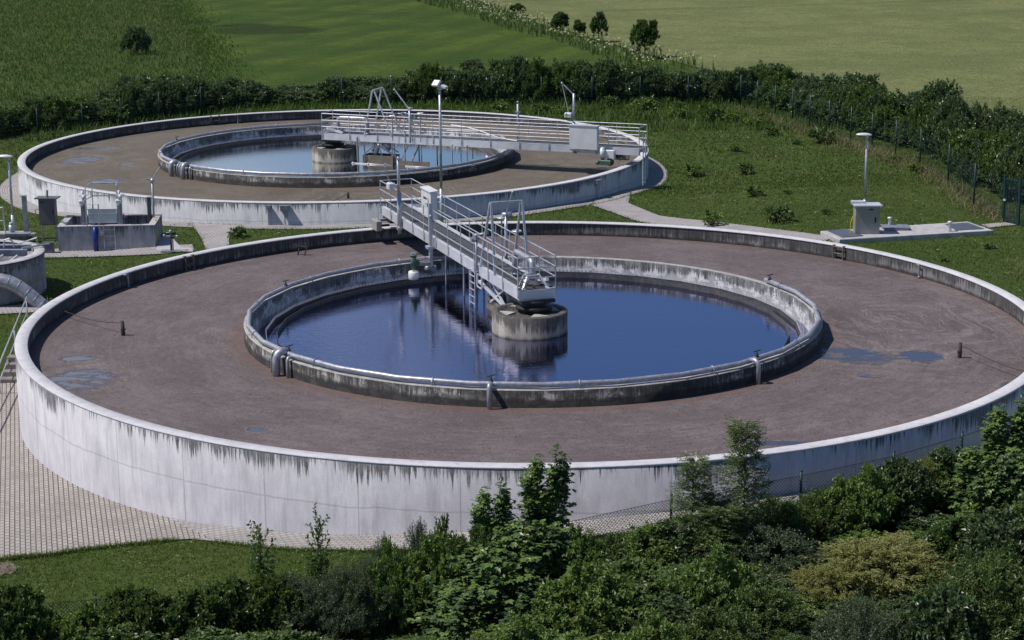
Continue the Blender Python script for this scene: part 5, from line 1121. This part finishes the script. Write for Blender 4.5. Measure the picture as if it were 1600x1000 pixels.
edge = [(-20,905),(40,930),(120,945),(200,925),(280,915),(350,920),(420,905),(480,900),(540,880),(600,870),(660,850),(720,850),(880,830),(940,835),(1000,832),(1040,825),(1100,810),(1180,790),(1240,778),(1300,770),(1360,740),(1420,720),(1480,705),(1540,700),(1620,690)]
ex = [a for a,b in edge]; ey = [b for a,b in edge]
for i in range(30):                                   # back row, along the fence
    px = 20+i*55+random.uniform(-18,18); tp = np.interp(px, ex, ey)+random.uniform(-14,14); Y = float(np.interp(px, [0,500,700,1050,1250,1394,1600], [41.3,42.3,42.9,44.3,45.4,46.6,49.5]))-random.uniform(.2,.6)
    k = random.choice(['bushF','bushE','bushF','bushF'] if px < 440 else ['bushB','bushC','bushB','bushE'] if px < 950 else ['bushB','bushE','bushB','bushA'])
    fg(px, tp, Y, random.uniform(.7,1.1), k, 'bush', GL[k], 'bush', 'bushes of the foreground thicket')
fyl = lambda x: float(np.interp(x, [-13,-9,-4,0,3,6.9,9.4,12.5,16], [41.6,41.8,41.7,42.6,44.3,45.4,46.9,49.0,52.0]))-1.5
yy = 38.4; row = 0
while yy < 50:
    xx = -12.5+(row % 2)*.8
    while xx < 15.5:
        x = xx+random.uniform(-.3,.3); y = yy+random.uniform(-.3,.3); xx += 1.55
        if y > fyl(x): continue
        px = 800+FPX*x/(y*cos(PITCH)+(CAM_H+.5)*sin(PITCH)); dn = fyl(x)-y
        if px < -60 or px > 1660: continue
        H_ = float(np.interp(px, [0,300,560,700,950,1300,1600], [.95,1.05,1.15,1.35,1.45,1.6,1.9]))*random.uniform(.6,1.3)
        if any(hypot(x-a, y-b) < c*.8 for a, b, c, d in KEEP): continue
        for a, b, c, d in KEEP:
            if abs(x-a) < c+.3 and 0 < b-y < 2.4 and c > .5: H_ = min(H_, max(.55, d*.5-(b-y)*.1))
        k = random.choice(['bushF','bushE','bushF','bushF','bushA','bushE'] if px < 450 else ['bushB','bushC','bushB','bushF'] if px < 700 else ['bushB','bushA','bushE','bushC','bushB','bushF','bushE'] if px < 1400 else ['bushB','bushF','bushA','bushB'])
        plant(k, 'bush', GL.get(k, 'olive tinged bush in the thicket along the bottom of the picture'), 'bush', x, y, G(x, y), random.uniform(.95,1.45), H_, 'bushes of the foreground thicket')
    yy += 1.15; row += 1

# ------------------------------------------------------------------ grass
rg = np.random.default_rng(9)
def blades(name, X, Y, hgt, wid, mat, per=3, lean=.35, label=None, dz=0.0):
    n = len(X)*per; x = np.repeat(X, per)+rg.normal(0, .04, n); y = np.repeat(Y, per)+rg.normal(0, .04, n); z = Gv(x, y)+dz
    h = np.repeat(hgt, per)*rg.uniform(.55, 1.2, n) if np.ndim(hgt) else hgt*rg.uniform(.5, 1.2, n); a = rg.uniform(0, 2*pi, n); w_ = (np.repeat(wid, per) if np.ndim(wid) else wid)*rg.uniform(.7, 1.3, n)
    l = rg.normal(0, lean, (n, 2))*h[:,None]; B = np.stack([x, y, z-.02], 1); U = np.stack([np.cos(a)*w_/2, np.sin(a)*w_/2, np.zeros(n)], 1)
    Mi = B+np.c_[l*.3, h*.6]; T = B+np.c_[l, h]
    V = np.stack([B-U, B+U, Mi+U*.7, Mi-U*.7, T], 1).reshape(-1, 3); k = np.arange(n)[:,None]*5
    F = np.concatenate([k+np.array([0,1,2]), k+np.array([0,2,3]), k+np.array([3,2,4])], 0)
    o = link(name, np_mesh(name, V, F, mat)); return tag(o, label, 'grass', kind='stuff')
ex_, ey_ = [], []
for i_ in range(3):
    (xa, ya), (xb, yb) = PLAZA[i_], PLAZA[i_+1]
    for k_ in range(260): q_ = random.random(); ex_.append(xa+(xb-xa)*q_+random.gauss(0,.06)); ey_.append(ya+(yb-ya)*q_+random.gauss(-.03,.05))
for a_ in np.linspace(-118, -60, 1500): ex_.append(C1[0]+(18.17+random.gauss(0,.05))*cos(radians(a_))); ey_.append(C1[1]+(18.17+random.gauss(0,.05))*sin(radians(a_)))
for a_ in np.linspace(-100, 40, 1400): ex_.append(C2[0]+(18.07+random.gauss(0,.06))*cos(radians(a_))); ey_.append(C2[1]+(18.07+random.gauss(0,.06))*sin(radians(a_)))
for P_ in PATHS:
    for i_ in range(len(P_)):
        (xa, ya), (xb, yb) = P_[i_], P_[(i_+1)%len(P_)]
        for k_ in range(int(hypot(xb-xa, yb-ya)*14)): q_ = random.random(); ex_.append(xa+(xb-xa)*q_+random.gauss(0,.05)); ey_.append(ya+(yb-ya)*q_+random.gauss(0,.05))
blades('grass', np.array(ex_), np.array(ey_), .13, .022, M['blade'], 3, .5, label='ragged fringe of grass along the edges of the paving')
def lawn_mask(x, y):
    ok = (np.hypot(x-C1[0], y-C1[1]) > 18.2) & (np.hypot(x-C2[0], y-C2[1]) > 18.1)
    ok |= False
    a1 = np.degrees(np.arctan2(y-C1[1], x-C1[0])); d1 = np.hypot(x-C1[0], y-C1[1]); ok |= (d1 > 17.05) & (d1 < 18.3) & ((a1 > -20) & (a1 < 70)) & (d1 < 18.3)
    for P_ in PATHS+[PLAZA, PA]: ok &= ~inpoly(x, y, P_)
    ok &= ~((np.abs(x-(cx0+2)) < 2.4) & (np.abs(y-(cy0+1.6)) < 1.7)); ok &= ~(np.hypot(x-sx, y-sy) < RR)
    slab = [at(1282, 361, -.92), at(1512, 346, -.92), at(1553, 360, -.92), at(1312, 374, -.92)]; ok &= ~inpoly(x, y, slab)
    return ok
def scatter(n, x0, x1, y0, y1, mask=lawn_mask, poly=None):
    x = rg.uniform(x0, x1, n); y = rg.uniform(y0, y1, n); ok = mask(x, y) if mask else np.ones(n, bool)
    ok &= np.abs(x) < y*.285+1.5                       # only the sector of ground the photograph could show
    if poly is not None: ok &= inpoly(x, y, poly)
    return x[ok], y[ok]
x, y = scatter(52000, -14, 18, 41, 52); blades('grass', x, y, .10, .016, M['blade'], 3, label='short rough grass in front of the nearer tank')
x, y = scatter(75000, -26, 27, 64, 100); blades('grass', x, y, .11, .024, M['blade'], 3, label='mown grass around and between the two tanks')
x, y = scatter(60000, -38, 38, 96, 134); blades('grass', x, y, .15, .04, M['blade'], 3, label='grass between the far tank and the hedge')
pn = lambda x, y: np.sin(x*.9+1.3*np.sin(y*.31))*np.cos(y*.53+np.sin(x*.4))
x, y = scatter(26000, -26, 38, 64, 130); k = (pn(x, y) > .55); blades('grass', x[k], y[k], .22, .03, M['straw'], 2, .5, label='patches of longer pale grass on the lawn')
x, y = scatter(9000, -14, 18, 41, 52); k = (pn(x*2, y*2) > .3); blades('grass', x[k], y[k], .16, .018, M['straw'], 2, .5, label='pale stalks in the grass in front of the nearer tank')
x, y = scatter(60000, -70, -8, 120, 260, None, ROUGH); blades('tall_grass', x, y, .42, .06, M['reed'], 2, .4, label='tall rough grass of the pasture at the upper left', dz=.03)
k = (rg.random(len(x)) < .12) & (pn(x*.3, y*.3) > -.1); blades('tall_grass', x[k], y[k], .62, .05, M['straw'], 2, .35, label='pale seed heads in the rough pasture at the upper left', dz=.03)
bx = []; by = []
for (xa, ya), (xb, yb) in zip(MEADOW[0:4], MEADOW[1:5]):
    for k_ in range(int(hypot(xb-xa, yb-ya)*45)): q_ = random.random(); bx.append(xa+(xb-xa)*q_+abs(random.gauss(0,1.6))-.3); by.append(ya+(yb-ya)*q_+random.gauss(0,1.5))
blades('tall_grass', np.array(bx), np.array(by), .34, .06, M['reed'], 2, .4, label='tufts straggling from the pasture into the mown meadow', dz=.05)
STRIPP = STRIP_A+STRIP_B[::-1]
x, y = scatter(30000, -20, 60, 120, 280, None, STRIPP); blades('tall_grass', x, y, .9, .09, M['reed'], 2, .25, label='weedy green strip between the meadow and the wheat field')
x, y = scatter(30000, -20, 60, 120, 280, None, STRIPP)
k = (pn(x*.5, y*.25) > -.5)&(inpoly(x, y, STRIP_B[1:]+[(p[0]-4, p[1]-9) for p in STRIP_B[1:]][::-1])); x = x[k]; y = y[k]; n = len(x)
zz = Gv(x, y)+rg.uniform(.75, 1.15, n); P = np.stack([x, y, zz], 1); D = unit(rg.normal(0, 1, (n, 3))); N = unit(rg.normal(0, .5, (n, 3))+np.array([0,-.3,1]))
V, F = leaf_arrays(P, D, N, rg.uniform(.14, .30, n), rg.uniform(.12, .22, n), .1)
tag(link('flowering_weeds', np_mesh('flowering_weeds', V, F, M['flower'])), 'cream flowering weeds along the edge of the wheat field', 'weeds', kind='stuff')
x, y = scatter(30000, -30, 70, 118, 150, lambda a, b: ~inpoly(a, b, MEADOW+[]) & ~inpoly(a, b, WHEAT)); blades('tall_grass', x, y, .55, .06, M['reed'], 2, .3, label='tall grass around the foot of the hedge')
# broad leaved weeds low in the grass
for n_, box_, sz_, lb_ in ((26000, (-14, 18, 41, 52), .055, 'clover and broad leaved weeds in the grass in front of the nearer tank'), (26000, (-26, 30, 64, 126), .11, 'clover and broad leaved weeds in the lawn around the tanks')):
    x, y = scatter(n_, *box_); k = pn(x*1.7+3, y*1.3) > -.25; x = x[k]; y = y[k]; n = len(x); zz = Gv(x, y)+rg.uniform(.03, .12, n)*(sz_/.055)**.5
    P = np.stack([x, y, zz], 1); a = rg.uniform(0, 6.28, n); D = unit(np.stack([np.cos(a), np.sin(a), rg.uniform(-.1, .5, n)], 1)); N = unit(rg.normal(0, .35, (n, 3))+np.array([0,0,1]))
    V, F = leaf_arrays(P, D, N, rg.uniform(.6, 1.5, n)*sz_, rg.uniform(.4, .8, n)*sz_, .1); tag(link('ground_weeds', np_mesh('ground_weeds', V, F, M['lf_weed'])), lb_, 'weeds', kind='stuff')
# fringe of taller grass along the fences on the right
fx = []; fy = []
for i in range(len(ff)-1): pass
for px, py in [(1157+409*k/900, np.interp(1157+409*k/900, [1157,1183,1211,1238,1265,1295,1329,1362,1399,1437,1481,1521,1566],[166,176,184,189,201,211,223,235,247,262,290,325,347])) for k in range(901)]:
    qx, qy, _ = on(px, py) if False else (*at(px, py, -1.22), 0)
    for _ in range(4): fx.append(qx+random.gauss(0,.45)); fy.append(qy+random.gauss(0,.7))
blades('tall_grass', np.array(fx), np.array(fy), .38, .03, M['straw'], 2, .5, label='long dry grass growing along the right hand fence')
